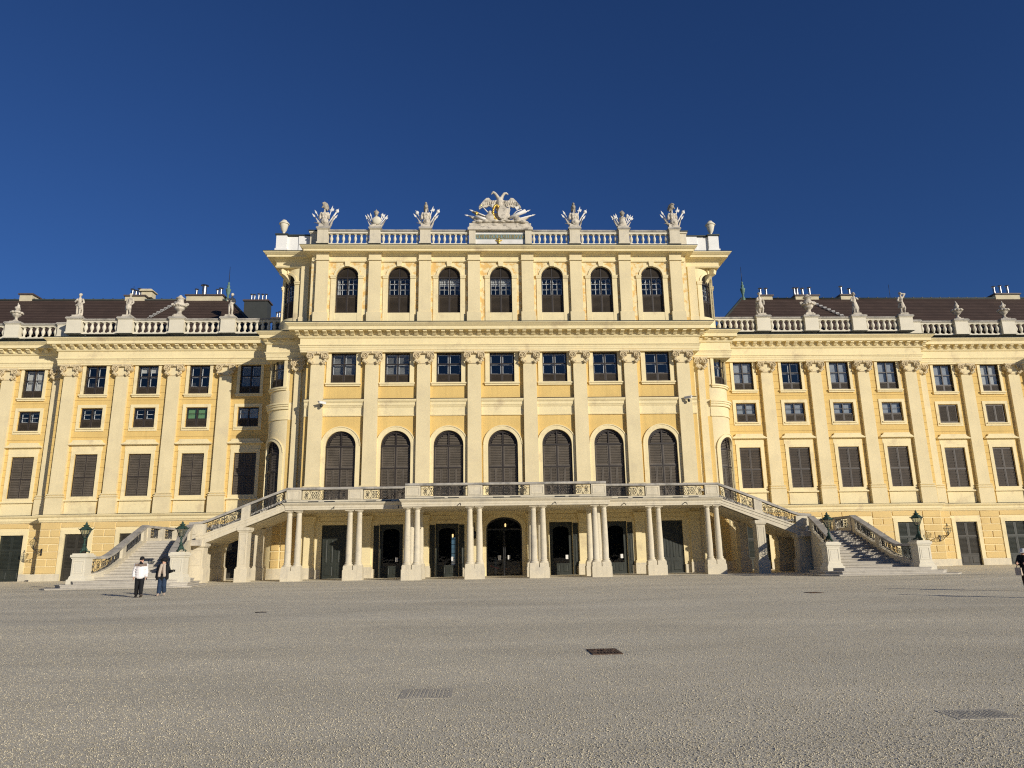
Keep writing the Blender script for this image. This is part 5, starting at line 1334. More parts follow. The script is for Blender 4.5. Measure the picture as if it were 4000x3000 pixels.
M['helmet'] = mat('mossy_dark_stone', (0.36, 0.32, 0.25), .9, .35, 3, .15, 12, .5, 14, .03)
trophy_torso(-16.75, 'armour trophy with helmet turned left, first on the roof rail from the left corner urn', -.9, 1)
trophy_bust(-11.85, 'smaller arms trophy with a pale round shield, second from the left on the roof rail', True)
trophy_torso(-7.12, 'armour trophy with a mossy brown helmet, third from the left, next before the eagle', 0, 1)
trophy_torso(7.12, 'armour trophy with front-facing plumed helmet, first to the right of the eagle', 0.02, 1)
trophy_bust(11.85, 'smaller arms trophy without round shield, second to the right of the eagle', False)
trophy_torso(16.75, 'armour trophy with helmet turned right, last on the roof rail before the right corner urn', .9, 1)

# ---- double-headed eagle
ea = thing('eagle_sculpture', 'large white stone double-headed eagle with spread wings over shields and flags', 'sculpture', (0, 63.9, 32.52))
b = MB()                                                   # coordinates relative to the base top
b.chain([(.0, 0, 1.75, .34), (.02, -.02, 2.25, .38), (.0, 0, 2.6, .28)])
b.chain([(-.08, 0, 2.62, .2), (-.25, -.02, 2.95, .16), (-.45, -.04, 3.25, .13), (-.62, -.06, 3.34, .14)]); b.chain([(.12, 0, 2.62, .2), (.24, .02, 2.95, .15), (.42, .0, 3.25, .12), (.62, -.02, 3.28, .12)])
b.chain([(-.62, -.06, 3.34, .12), (-.76, -.08, 3.24, .07), (-.8, -.08, 3.1, .03)]); b.chain([(.62, -.02, 3.28, .10), (.76, -.04, 3.2, .07), (.8, -.04, 3.08, .03)])
b.chain([(-.2, -.05, 1.8, .26), (-.25, -.15, 1.45, .2), (-.12, -.2, 1.2, .14)]); b.chain([(.18, -.05, 1.8, .26), (.25, -.15, 1.5, .2), (.2, -.2, 1.25, .14)])
lpart('body', remesh(b, .035, 3), M['sculpt'], ea)
for s, lab in ((-1, None), (1, None)):
    b = MB()
    top = [(.22, 2.55), (.55, 2.46), (.85, 2.52), (1.05, 2.78), (1.3, 2.76), (1.6, 2.45), (1.95, 1.98), (2.05, 1.78)]
    bot = [(1.95, 1.68), (1.7, 1.72), (1.5, 1.82), (1.28, 1.76), (1.05, 1.9), (.85, 1.78), (.62, 1.88), (.42, 1.76), (.2, 1.9)]
    if s < 0: bot = [(2.0, 1.55), (1.75, 1.75), (1.5, 1.8), (1.3, 1.78), (1.05, 1.95), (.85, 1.85), (.62, 1.95), (.42, 1.85), (.2, 1.9)]
    P_ = [(s * u, v) for u, v in top + bot]; b.prism(P_, -.06, .08, 'y')
    for k in range(9):
        u = .3 + .19 * k; v = 2.45 - abs(u - 1.1) * .15 - max(0, u - 1.3) * .55
        b.tube([(s * u, -.05, v), (s * (u + .08), -.08, v - .28), (s * (u + .1 + .12 * (k > 4)), -.06, v - .52 + .03 * k)], [.05, .065, .03], 6)
    for k in range(7): u = .3 + .16 * k; b.ell((s * u, -.08, 2.42 - .03 * k + (.1 if k > 4 else 0)), (.1, .06, .14), 7, 5)
    o = lpart('wing', b, M['sculpt'], ea)
b = MB(); sh = [(.15, 1.85), (-.05, 1.55), (-.2, .95), (-.1, .45), (.2, .2), (.55, .2), (.8, .5), (.98, 1.35), (.6, 1.5)]
b.prism([(x - 0, z) for x, z in sh], -.55, -.38, 'y'); b.prism([(.2 + (x - .35) * .78, .95 + (z - .95) * .8) for x, z in sh], -.60, -.5, 'y'); lpart('shield', b, M['sculpt'], ea)
b = MB(); pts = arc(-.35, 1.05, .32, .75, 16, .5, 4.6)
for i, (x, z) in enumerate(pts): b.ell((x, -.42 + .02 * (i % 2), z), (.13, .13, .14), 7, 5)
lpart('gilded_wreath', b, M['gold'], ea)
b = MB()                                                   # flags, drums, guns and rocks at the foot
for k in range(26):
    u = -2.4 + 4.8 * k / 25; b.ell((u, -.1 + .2 * math.sin(k * 2.3), .12 + .1 * abs(math.sin(k * 1.7))), (.38, .3, .10 + .10 * abs(math.cos(k * 1.3))), 8, 6)
b.ell((-.95, -.35, .55), (.5, .25, .42)); b.ell((-.95, -.2, 1.05), (.26, .24, .3)); b.ell((-1.3, 0, .7), (.3, .25, .3)); b.ell((1.5, -.2, .55), (.32, .28, .3)); b.ell((1.9, -.1, .35), (.4, .25, .25)); b.ell((-.2, .1, .7), (.7, .3, .6)); b.ell((.5, .1, .8), (.5, .3, .8))
lpart('rockwork', remesh(b, .05, 2), M['sculpt'], ea)
b = MB()
for x0, z0, x1, z1 in ((-.9, .35, -3.42, .95), (-1.0, .65, -2.95, 1.5)): spear(b, x0, z0, x1, z1, -.1, -.1, 'spear', .07)
for x0, z0, x1, z1 in ((1.0, .35, 3.42, 1.0), (.9, .55, 2.95, 1.5)): spear(b, x0, z0, x1, z1, -.1, -.1, 'spear', .07)
b.tube([(.95, -.25, .6), (2.45, -.3, 1.28)], [.14, .2], 10); b.tube([(-1.2, -.3, .32), (-2.35, -.3, .7)], [.17, .13], 10)
spear(b, .5, 1.3, 1.2, 2.1, .1, .1, 'spear', .05); b.tube([(.45, .1, 1.4), (.62, .1, 1.95)], .07, 7); b.tube([(-1.05, 0, 1.1), (-1.75, 0, 1.95)], .06, 7)
b.prism([(1.35, 1.9), (1.62, 1.5), (1.75, 1.55), (1.9, 1.9), (1.75, 2.0), (1.6, 1.8)], -.1, 0, 'y'); b.tube([(1.1, -.1, .8), (1.6, -.1, 1.35), (2.1, -.1, 1.55)], .045, 6); b.lathe([(.02, .0), (.06, .1), (.2, .4)], (-.75, 0, 1.65), 10)
lpart('weapons', b, M['white'], ea)
b = MB(); banner(b, -1.2, .3, -3.0, .85, .45, 0, .14); banner(b, -1.0, .6, -2.7, 1.35, .3, .1, .12); banner(b, 1.2, .4, 3.0, .9, .5, 0, .14); b.lathe([(.28, 0), (.28, .3)], (1.6, -.3, .3), 12); lpart('flags', b, M['sculpt'], ea)
b = MB(); b.ell((-2.25, -.35, 1.02), (.08, .06, .22)); b.ell((-2.25, -.35, 1.05), (.2, .06, .07)); b.ell((-1.85, 0, 2.0), (.14, .08, .14)); b.ell((1.22, .05, 2.1), (.12, .08, .2)); lpart('gilded_mounts', b, M['gold'], ea)

# ---- urns and vases
def corner_urn(x, label):
    t = thing('roof_urn', label, 'urn', (x, 65.3, 31.9), group='plain urns on the roof corners')
    b = MB(); b.box(-.3, .3, -.3, .3, 0, .1); b.lathe([(.22, .1), (.16, .2), (.1, .34), (.14, .42), (.26, .62), (.36, 1.0), (.4, 1.2), (.38, 1.24)], (0, 0, 0), 18); lpart('bowl', b, M['chalk'], t)
    b = MB(); b.lathe([(.47, 1.24), (.5, 1.3), (.4, 1.42), (.28, 1.56), (.22, 1.6), (.22, 1.66), (.1, 1.7)], (0, 0, 0), 18); lpart('lid', b, M['chalk'], t)
corner_urn(-20.9, 'plain lidded white urn on the left roof corner'); corner_urn(20.9, 'plain lidded white urn on the right roof corner')
ROOFZ = 25.44
def big_vase(x, label, s):
    t = thing('roof_vase', label, 'vase', (x, 70.58, ROOFZ), group='large handled vases on the wing balustrades')
    b = MB(); b.box(-.5, .5, -.4, .4, 0, .2); b.box(-.4, .4, -.34, .34, .2, .32); lpart('plinth', b, M['sculpt'], t)
    b = MB(); b.lathe([(.36, .32), (.24, .44), (.2, .62), (.26, .72), (.42, .86), (.5, 1.0), (.44, 1.02), (.5, 1.06), (.62, 1.3), (.6, 1.45), (.4, 1.58), (.34, 1.7), (.32, 1.95), (.4, 2.0), (.46, 2.06), (.4, 2.1), (.26, 2.2), (.2, 2.26), (.1, 2.4)], (0, 0, 0), 18)
    lpart('bowl', b, M['sculpt'], t)
    b = MB()
    for k in range(14): a = 2 * PI * k / 14; b.ell((.56 * math.cos(a), .56 * math.sin(a), 1.32 - .1 * abs(math.sin(a * 2))), (.16, .16, .13), 7, 5)
    for q in (-1, 1): b.tube([(q * .5, 0, 1.2), (q * .78, 0, 1.35), (q * .86, 0, 1.46), (q * .72, 0, 1.52), (q * .5, 0, 1.46)], [.1, .1, .08, .1, .1], 7)
    lpart('festoon', remesh(b, .035, 2), M['sculpt'], t)
big_vase(-32.4, 'large handled stone vase on the left roof balustrade', -1); big_vase(32.4, 'large handled stone vase on the right roof balustrade', 1)
def flame_urn(x, label):
    t = thing('flaming_urn', label, 'urn', (x, 72.03, ROOFZ - .02), group='urns with carved flames on the outer balustrades')
    b = MB(); b.box(-.42, .42, -.36, .36, 0, .14); b.lathe([(.34, .14), (.26, .26), (.12, .4), (.14, .56), (.3, .68), (.4, .82), (.46, 1.05), (.36, 1.2), (.26, 1.28), (.2, 1.34)], (0, 0, 0), 16); lpart('bowl', b, M['sculpt'], t)
    b = MB()
    for k in range(10): a = 2 * PI * k / 10; b.ell((.46 * math.cos(a), .46 * math.sin(a), 1.08), (.18, .18, .14), 7, 5)
    lpart('festoon', remesh(b, .04, 2), M['sculpt'], t)
    b = MB(); rnd = random.Random(int(abs(x)))
    for k in range(16): a = rnd.random() * 6.28; r = rnd.random() * .22; b.ell((r * math.cos(a), r * math.sin(a), 1.42 + rnd.random() * .28), (.14, .14, .15), 7, 5)
    b.chain([(0, 0, 1.6, .18), (.05, 0, 1.9, .10), (-.04, 0, 2.2, .03)]); b.chain([(.12, 0, 1.6, .1), (.17, 0, 1.95, .03)]); lpart('flame', remesh(b, .035, 2), M['sculpt'], t)
flame_urn(-49.35, 'stone urn with carved flames near the left picture edge'); flame_urn(49.35, 'stone urn with carved flames, nearer the statue covering its head'); flame_urn(54.5, 'stone urn with carved flames near the right picture edge')

# ---- draped figures
def figure(x, label, kind):
    t = thing('roof_statue', label, 'statue', (x, 70.58, ROOFZ), group='draped stone figures on the wing balustrades')
    b = MB(); b.box(-.5, .5, -.38, .38, 0, .1); b.box(-.42, .42, -.34, .34, .1, .26); lpart('plinth', b, M['sculpt'], t)
    f = kind.get('flip', 1); b = MB(); z0 = .24
    def c(*p): b.chain([(f * q[0], q[1], q[2] + z0, q[3]) for q in p], 9)
    lean = kind.get('lean', .06)
    c((-.1, 0, .06, .09), (-.12, -.02, .55, .11), (-.11, 0, 1.0, .15)); c((.16, -.06, .06, .09), (.2, -.16, .52, .11), (.08, -.02, 1.0, .15))
    c((-.12, -.14, .04, .07), (-.1, 0, .06, .08)); c((.17, -.2, .04, .07), (.16, -.06, .06, .08))
    c((0, 0, 1.0, .2), (lean, 0, 1.25, .17), (lean * 1.4, 0, 1.5, .2), (lean * 1.5, 0, 1.62, .14)); c((lean * 1.5, 0, 1.62, .08), (lean * 1.4, -.02, 1.8, .08))
    b.ell((f * lean * 1.3, -.03, 1.96 + z0), (.13, .15, .16)); b.ell((f * lean * 1.3, .04, 2.02 + z0), (.15, .15, .13)); b.ell((f * lean * 1.3 - f * .02, -.17, 1.94 + z0), (.03, .04, .04))
    c(*kind['armL']); c(*kind['armR'])
    if kind.get('skirt'):
        c((-.02, 0, 1.0, .24), (-.02, -.02, .7, .26), (0, -.02, .4, .26), (0, 0, .14, .27))
        for k in range(7): a = k * .9; c((.2 * math.cos(a), .2 * math.sin(a), .9, .06), (.3 * math.cos(a + .2), .26 * math.sin(a + .2), .1, .06))
    if kind.get('kilt'):
        c((-.05, 0, .95, .24), (-.02, -.03, .72, .26)); c((-.25, 0, .9, .1), (-.3, .05, .6, .08))
    if kind.get('wrap'): c((-.24, 0, 1.0, .12), (.1, -.16, .92, .1), (.26, 0, 1.02, .1), (.32, .08, .5, .08), (.3, .08, .1, .1)); 
    if kind.get('cloak'): c((-.22, .16, 1.55, .1), (-.26, .2, .9, .12), (-.28, .18, .1, .14)); c((.2, .16, 1.5, .1), (.22, .2, .9, .12), (.22, .18, .1, .14)); c((0, .2, 1.4, .12), (0, .22, .6, .16), (0, .2, .1, .16))
    b.map(lambda X, Y, Z: (X * 1.06, Y * 1.06, .24 + (Z - .24) * 1.13))
    lpart('figure', remesh(b, .028, 2), M['sculpt'], t)
sash_ = [(-.2, -.02, 1.55, .1), (-.3, -.05, 1.25, .08), (-.1, -.22, 1.3, .07)]
figure(-42.4, 'draped stone woman holding an arm to her chest, leftmost roof statue', {'armL': [(-.22, 0, 1.55, .09), (-.34, -.1, 1.3, .08), (-.12, -.2, 1.42, .06)], 'armR': [(.3, 0, 1.55, .09), (.42, .0, 1.25, .08), (.2, -.12, 1.1, .06)], 'wrap': 1, 'lean': .02})
figure(-37.45, 'stone youth in a short tunic, between the left statue and the left vase', {'armL': [(-.18, 0, 1.55, .09), (-.3, .08, 1.28, .08), (-.24, .1, 1.0, .06)], 'armR': [(.3, 0, 1.55, .09), (.36, .05, 1.25, .08), (.26, -.1, 1.02, .06)], 'kilt': 1, 'lean': .05})
figure(-27.3, 'nude stone figure with one hand at its hip, nearest the middle block on the left', {'armL': [(-.16, 0, 1.55, .09), (-.34, -.04, 1.38, .08), (-.3, -.12, 1.62, .06)], 'armR': [(.28, 0, 1.55, .09), (.36, .02, 1.28, .08), (.14, -.14, 1.05, .06)], 'lean': .05})
figure(27.3, 'draped stone woman, first statue right of the middle block', {'armL': [(-.2, 0, 1.55, .09), (-.3, -.06, 1.3, .08), (-.05, -.2, 1.4, .06)], 'armR': [(.26, 0, 1.55, .09), (.36, -.05, 1.2, .1), (.3, -.12, .95, .12)], 'cloak': 1, 'kilt': 1, 'lean': .0})
figure(37.42, 'stone woman in a long skirt, right of the right vase', {'armL': [(-.22, 0, 1.55, .09), (-.34, -.02, 1.25, .08), (-.16, -.2, 1.12, .06)], 'armR': [(.24, 0, 1.55, .09), (.3, -.12, 1.4, .08), (.1, -.2, 1.5, .06)], 'skirt': 1, 'lean': -.02})
figure(42.45, 'stone man raising a forearm behind his head, rightmost roof statue', {'armL': [(-.22, 0, 1.55, .1), (-.36, -.02, 1.25, .09), (-.1, -.2, 1.08, .07)], 'armR': [(.22, 0, 1.6, .1), (.46, .0, 1.95, .09), (.1, .05, 1.98, .07)], 'kilt': 1, 'lean': .0})
# ------------------------------------------------------------------ people
def hand(b, w, d, up, curl=.5, spread=.3, r=.0095):
    """five-fingered hand from wrist w along d; up = thumb side"""
    d = Vector(d).normalized(); up = (Vector(up) - d * Vector(up).dot(d)).normalized(); n = d.cross(up); w = Vector(w)
    for k in range(3): b.ell(w + d * (.03 + .022 * k), (.030, .030, .030), 8, 6)
    for k, L in enumerate((.075, .085, .08, .062)):
        o = (1.5 - k) * .019; base = w + d * .085 + up * o; dd = (d + up * o * spread * 12).normalized()
        p1 = base + dd * L * .5; p2 = p1 + (dd * (1 - curl) + n * curl).normalized() * L * .55
        b.chain([(*base, r), (*p1, r), (*p2, r * .85)], 6)
    t0 = w + d * .03 + up * .026; t1 = t0 + (d * .6 + up * .8).normalized() * .04; t2 = t1 + (d * .9 + up * .3 + n * curl * .5).normalized() * .035
    b.chain([(*t0, r * 1.2), (*t1, r * 1.1), (*t2, r * .9)], 6)
def head(b, c, yaw, s=1.0):
    """skull, jaw, nose, brow, ears; faces -Y turned by yaw"""
    q = MB(); q.ell((0, .012, .02), (.076 * s, .095 * s, .105 * s), 14, 10); q.ell((0, -.03, -.055), (.052 * s, .058 * s, .06 * s), 12, 8)
    q.chain([(0, -.088, .015, .012), (0, -.108, -.018, .016)], 8); q.ell((0, -.085, -.062), (.026, .016, .012), 8, 6); q.ell((0, -.078, .035), (.055, .018, .012), 8, 6)
    for k in (-1, 1): q.ell((k * .078, .012, 0), (.014, .022, .032), 8, 6)
    m = Matrix.Rotation(yaw, 3, 'Z'); b.join(q.map(lambda x, y, z: tuple(m @ Vector((x, y, z)) + Vector(c))))
def eyes(c, yaw):
    q = MB(); m = Matrix.Rotation(yaw, 3, 'Z')
    for k in (-1, 1): q.ell((k * .032, -.084, .012), (.014, .010, .008), 8, 6)
    return q.map(lambda x, y, z: tuple(m @ Vector((x, y, z)) + Vector(c)))
def frame_body(hd, hyaw, J, hk):
    """one continuous figure: J = joints, hk = the two hands"""
    b = MB(); head(b, hd, hyaw)
    nk = J['neck']; b.chain([(hd[0], hd[1] + .02, hd[2] - .06, .055), (*nk, .06)], 8)
    b.chain([(*nk, .07), (*J['chest'], .12), (*J['waist'], .115), (*J['pelvis'], .13)], 10)
    for s in 'LR':
        b.chain([(*J['chest'][:2], J['chest'][2] + .08, .08), (*J['sh' + s], .06), (*J['el' + s], .042), (*J['wr' + s], .028)], 8)
        b.chain([(*J['pelvis'], .11), (*J['hip' + s], .09), (*J['kn' + s], .058), (*J['an' + s], .04), (*J['toe' + s], .035)], 8)
        hand(b, J['wr' + s], *hk[s])
    return remesh(b, .0085, 2)
def person(label, loc, rot, cat='person', group=None):
    return loc, rot, label
def puffy(b, pts, r, step=.075, fl=.55):
    """quilted tube: a row of flattened rolls"""
    for p, q in zip(pts, pts[1:]):
        p, q = Vector(p), Vector(q); L = (q - p).length; n = max(1, round(L / step)); d = (q - p).normalized(); rot = Vector((0, 0, 1)).rotation_difference(d)
        for k in range(n + 1): b.ell(p + (q - p) * k / n, (r, r, step * .72), 12, 6, rot)
def shoe(b, a, t, h=.10, w=.05):
    a, t = Vector(a), Vector(t); b.chain([(*a, .055), ((a.x + t.x) / 2, (a.y + t.y) / 2, (a.z + t.z) / 2 - .0, .055), (*t, .048)], 8)

def man():
    J = dict(neck=(0, .02, 1.48), chest=(0, .0, 1.28), waist=(0, .01, 1.08), pelvis=(0, 0, .95), shL=(-.20, .0, 1.43), shR=(.20, .0, 1.43), elL=(-.265, .06, 1.15), elR=(.25, .04, 1.14), wrL=(-.26, .0, .90), wrR=(.25, -.10, .90),
             hipL=(-.1, 0, .9), hipR=(.1, 0, .9), knL=(-.1, .03, .5), knR=(.09, -.10, .52), anL=(-.1, .08, .09), anR=(.10, -.20, .14), toeL=(-.11, -.08, .04), toeR=(.14, -.36, .13))
    hd = (.015, -.02, 1.62); yaw = .75
    root = link('person', frame_body(hd, yaw, J, {'L': ((0, -.2, -1), (.2, -1, 0), .5), 'R': ((.1, -.25, -1), (-.2, -1, 0), .7)}), M['skin'], None, (-17.38, 34.55, 0), -.0)
    tag(root, 'person in white puffer jacket and black beanie looking sideways, walking by the left stairs', 'person')
    root.rotation_euler = (0, 0, .35)
    lpart('eyes', eyes(hd, yaw), M['hair'], root)
    b = MB()
    b.chain([(0, 0, .93, .19), (0, 0, 1.15, .20), (0, 0, 1.36, .17)], 14)
    for k in range(5):
        z = .93 + k * .105; w = (.228, .238, .242, .236, .215)[k]; b.ell((0, .0, z), (w, .195 if k < 4 else .165, .082), 18, 8)
    b.ell((0, .0, 1.44), (.17, .13, .07), 16, 8)
    for s, sl in ((-1, 'L'), (1, 'R')): puffy(b, [J['sh' + sl], J['el' + sl], tuple(Vector(J['wr' + sl]) + Vector((0, .0, .04)))], .082, .075); b.ell(J['sh' + sl], (.10, .105, .09))
    b.lathe([(.10, 0), (.12, .04), (.115, .07), (.10, .08)], (0, .02, 1.45), 14); b.lathe([(.22, 0), (.225, .03), (.22, .06)], (0, 0, .875), 18, sy=.8)
    jk = remesh(b, .014, 1); jk.materials.append(M['puffer']); jk.materials.append(M['taupe'])
    for p in jk.polygons:
        c = p.center
        if 1.50 > c.z > 1.355 + .10 * abs(c.x) and abs(c.x) < .25: p.material_index = 1
    lpart('jacket', jk, None, root)
    b = MB(); b.chain([(0, -.03, 1.5, .075), (0, -.02, 1.54, .08)]); b.ell((0, -.05, 1.49), (.09, .09, .06)); lpart('neck_scarf', remesh(b, .014, 2), M['black'], root)
    b = MB(); b.chain([(0, 0, .95, .165), (0, 0, .86, .17)]); 
    b.chain([(-.09, 0, .86, .115), (-.1, .03, .5, .1), (-.1, .08, .16, .082)]); b.chain([(.09, 0, .86, .115), (.09, -.10, .52, .1), (.10, -.19, .2, .082)]); lpart('trousers', remesh(b, .016, 3), M['black'], root)
    b = MB(); b.lathe([(.088, 0), (.098, .01), (.100, .05), (.094, .06), (.098, .075), (.09, .11), (.066, .145), (.035, .163), (.005, .168)], (hd[0], hd[1] + .014, hd[2] + .028), 18, sy=1.14); lpart('beanie', b, M['black'], root)
    b = MB(); shoe(b, J['anL'], J['toeL']); lpart('shoe', remesh(b, .014, 2), M['black'], root)
    b = MB(); shoe(b, J['anR'], J['toeR']); r = lpart('shoe', remesh(b, .014, 2), M['black'], root)
    b = MB(); b.prism([(-.15, -.1), (-.06, -.1), (-.05, .12), (-.1, .16), (-.15, .12)], .0, .025, 'z'); lpart('sole', b, M['sole'], root)
    b = MB(); q = MB(); q.prism([(-.05, -.18), (.05, -.18), (.05, .1), (0, .14), (-.05, .1)], -.02, .01, 'z'); rot = Matrix.Rotation(-.35, 3, 'X') @ Matrix.Rotation(.25, 3, 'Z')
    b.join(q.map(lambda x, y, z: tuple(rot @ Vector((x, y, z)))), (.12, -.26, .075)); lpart('sole', b, M['sole'], root)
    b = MB(); b.box(-.03, .01, -.02, .0, -.1, 0); lpart('phone', b.map(lambda x, y, z: (x + .29, y - .14, z + .86)), M['iron'], root)

def woman():
    J = dict(neck=(0, .02, 1.40), chest=(0, .0, 1.22), waist=(0, .01, 1.02), pelvis=(0, 0, .90), shL=(-.17, .0, 1.35), shR=(.17, .0, 1.35), elL=(-.25, .05, 1.08), elR=(.27, -.02, 1.10), wrL=(-.27, -.02, .84), wrR=(.44, -.18, 1.12),
             hipL=(-.085, 0, .86), hipR=(.085, 0, .86), knL=(-.09, -.06, .48), knR=(.11, -.08, .47), anL=(-.09, -.10, .09), anR=(.09, .12, .14), toeL=(-.1, -.24, .04), toeR=(.12, -.0, .06))
    hd = (0, -.02, 1.53); yaw = -.12
    root = link('person', frame_body(hd, yaw, J, {'L': ((0, -.1, -1), (.2, -1, 0), .4), 'R': ((1, -.3, .12), (0, .1, 1), .15, .9)}), M['skin'], None, (-16.98, 36.0, 0), 0)
    root.rotation_euler = (0, 0, .12)
    tag(root, 'person in black coat, fluffy black hat and fringed beige scarf, one gloved hand held out', 'person')
    lpart('eyes', eyes(hd, yaw), M['hair'], root)
    # coat
    b = MB(); b.chain([(0, .03, 1.34, .14), (0, .03, 1.15, .17), (0, .04, .95, .19), (0, .05, .80, .20)], 12)
    for sl in 'LR': b.chain([(*J['sh' + sl], .095), (*J['el' + sl], .088), (*(Vector(J['wr' + sl]) * .95 + Vector(J['el' + sl]) * .05), .07)], 10)
    for s in (-1, 1): b.chain([(s * .15, -.06, 1.3, .08), (s * .19, -.08, 1.0, .09), (s * .2, -.05, .80, .09)], 9)
    b.ell((-.15, .03, 1.4), (.1, .1, .07)); b.ell((.15, .03, 1.4), (.1, .1, .07)); lpart('coat', remesh(b, .016, 3), M['black'], root)
    b = MB(); hand(b, Vector(J['wrR']), (1, -.3, .12), (0, .1, 1), .15, .9, .013); hand(b, Vector(J['wrL']), (0, -.1, -1), (.2, -1, 0), .4, .3, .013); lpart('gloves', remesh(b, .0085, 1), M['black'], root)
    b = MB(); b.ell((0, -.07, 1.17), (.13, .12, .22)); b.ell((0, -.02, 1.38), (.085, .09, .08)); lpart('sweater', remesh(b, .014, 2), M['taupe'], root)
    b = MB(); b.chain([(-.05, -.03, 1.42, .07), (.05, -.03, 1.42, .07)]); b.ell((0, -.04, 1.41), (.11, .10, .06))
    for s in (-1, 1):
        n = 8
        for k in range(n):
            t = k / (n - 1); b.ell((s * (.065 + .05 * t), -.13 - .06 * math.sin(t * 2.2), 1.37 - .42 * t), (.068, .022, .09), 10, 6)
    sc_ = remesh(b, .012, 1); lpart('scarf', sc_, M['scarf'], root)
    b = MB()
    for s in (-1, 1):
        for k in range(8): x = s * (.06 + .015 * k); b.tube([(x, -.17, .95), (x + .004 * (k % 3), -.18, .90), (x - .004, -.175, .85)], [.007, .006, .004], 5)
    lpart('scarf_fringe', b, M['scarf'], root)
    b = MB(); b.chain([(0, .01, .93, .15), (0, .01, .84, .16)]); b.chain([(-.085, 0, .84, .115), (-.09, -.06, .48, .105), (-.09, -.08, .14, .10)]); b.chain([(.085, 0, .84, .115), (.11, -.08, .47, .105), (.09, .07, .2, .10)]); lpart('jeans', remesh(b, .016, 3), M['denim'], root)
    b = MB(); rnd = random.Random(3); b.ell((0, .02, 1.64), (.165, .17, .12), 14, 10); b.ell((0, .05, 1.55), (.125, .11, .09), 14, 10)
    for k in range(150):
        a = rnd.random() * 6.28; e = rnd.random() * 1.45; p = Vector((math.cos(a) * math.cos(e) * .15, math.sin(a) * math.cos(e) * .155 + .02, 1.60 + math.sin(e) * .13)); d = (p - Vector((0, .02, 1.58))).normalized(); b.tube([p, p + d * .035 + Vector((rnd.uniform(-.02, .02), rnd.uniform(-.02, .02), -.012))], [.012, .003], 4)
    lpart('fluffy_hat', b, M['black'], root)
    b = MB(); b.chain([(-.07, .06, 1.5, .04), (-.08, .03, 1.38, .03)]); b.chain([(.07, .06, 1.5, .04), (.08, .03, 1.38, .03)]); lpart('hair', remesh(b, .012, 2), M['hair'], root)
    for sl in 'LR':
        b = MB(); shoe(b, J['an' + sl], J['toe' + sl]); lpart('boot', remesh(b, .014, 2), M['shoe'], root)

def visitor(loc, rot, H, label, top, trs, hat, bag, group=None):
    k = H / 1.62
    J = dict(neck=(0, .02, 1.38), chest=(0, .0, 1.2), waist=(0, .01, 1.0), pelvis=(0, 0, .88), shL=(-.17, .0, 1.33), shR=(.17, .0, 1.33), elL=(-.25, -.06, 1.08), elR=(.25, -.06, 1.08), wrL=(-.16, -.28, 1.08), wrR=(.16, -.28, 1.08),
             hipL=(-.085, 0, .84), hipR=(.085, 0, .84), knL=(-.09, -.05, .47), knR=(.09, .0, .47), anL=(-.09, -.02, .09), anR=(.09, .06, .09), toeL=(-.1, -.18, .04), toeR=(.1, -.1, .04))
    J = {n: tuple(c * k for c in p) for n, p in J.items()}; hd = (0, -.02 * k, 1.5 * k)
    root = link('person', frame_body(hd, 0, J, {'L': ((.3, -1, 0), (0, 0, 1), .6), 'R': ((-.3, -1, 0), (0, 0, 1), .6)}), M['skin'], None, loc, 0); root.rotation_euler = (0, 0, rot); tag(root, label, 'person', group)
    lpart('eyes', eyes(hd, 0), M['hair'], root)
    b = MB(); b.chain([(0, .01, 1.32 * k, .14), (0, .01, 1.1 * k, .18), (0, .02, .86 * k, .20)], 12)
    for sl in 'LR': b.chain([(*J['sh' + sl], .09), (*J['el' + sl], .08), (*(Vector(J['wr' + sl]) * .9 + Vector(J['el' + sl]) * .1), .065)], 9)
    b.ell((0, .0, 1.38 * k), (.1, .1, .06)); lpart('jacket', remesh(b, .016, 3), M[top], root)
    b = MB(); b.chain([(0, .01, .9 * k, .15), (0, .01, .82 * k, .16)])
    for sl in 'LR': b.chain([(*J['hip' + sl], .115), (*J['kn' + sl], .095), (J['an' + sl][0], J['an' + sl][1], .16, .085)])
    lpart('trousers', remesh(b, .016, 3), M[trs], root)
    for sl in 'LR': b = MB(); shoe(b, J['an' + sl], J['toe' + sl]); lpart('shoe', remesh(b, .014, 2), M['shoe'], root)
    b = MB()
    if hat: b.lathe([(.165, -.03), (.16, -.035), (.11, .02), (.105, .10), (.085, .125), (.01, .13)], (hd[0], hd[1] + .01, hd[2] + .03), 18); lpart('bucket_hat', b, M['white'], root)
    else: b.ell((hd[0], hd[1] + .02, hd[2] + .03), (.09, .11, .1)); lpart('hair', b, M['hair'], root)
    if bag:
        b = MB(); b.box(-.28, -.08, -.26, -.12, .62 * k, .92 * k); b.tube([(-.24, -.19, .92 * k), (-.2, -.1, 1.2 * k), (.1, .0, 1.36 * k)], .012, 5); lpart('shoulder_bag', b, M['scarf'], root)
man(); woman()
visitor((18.42, 27.0, 0), -1.0, 1.5, 'person in a white bucket hat and dark jacket at the right picture edge', 'black', 'brown', True, True)
visitor((16.75, 22.5, 0), -.8, 1.68, 'visitor standing just past the right picture edge, only the long shadow on the gravel shows', 'black', 'black', False, False)
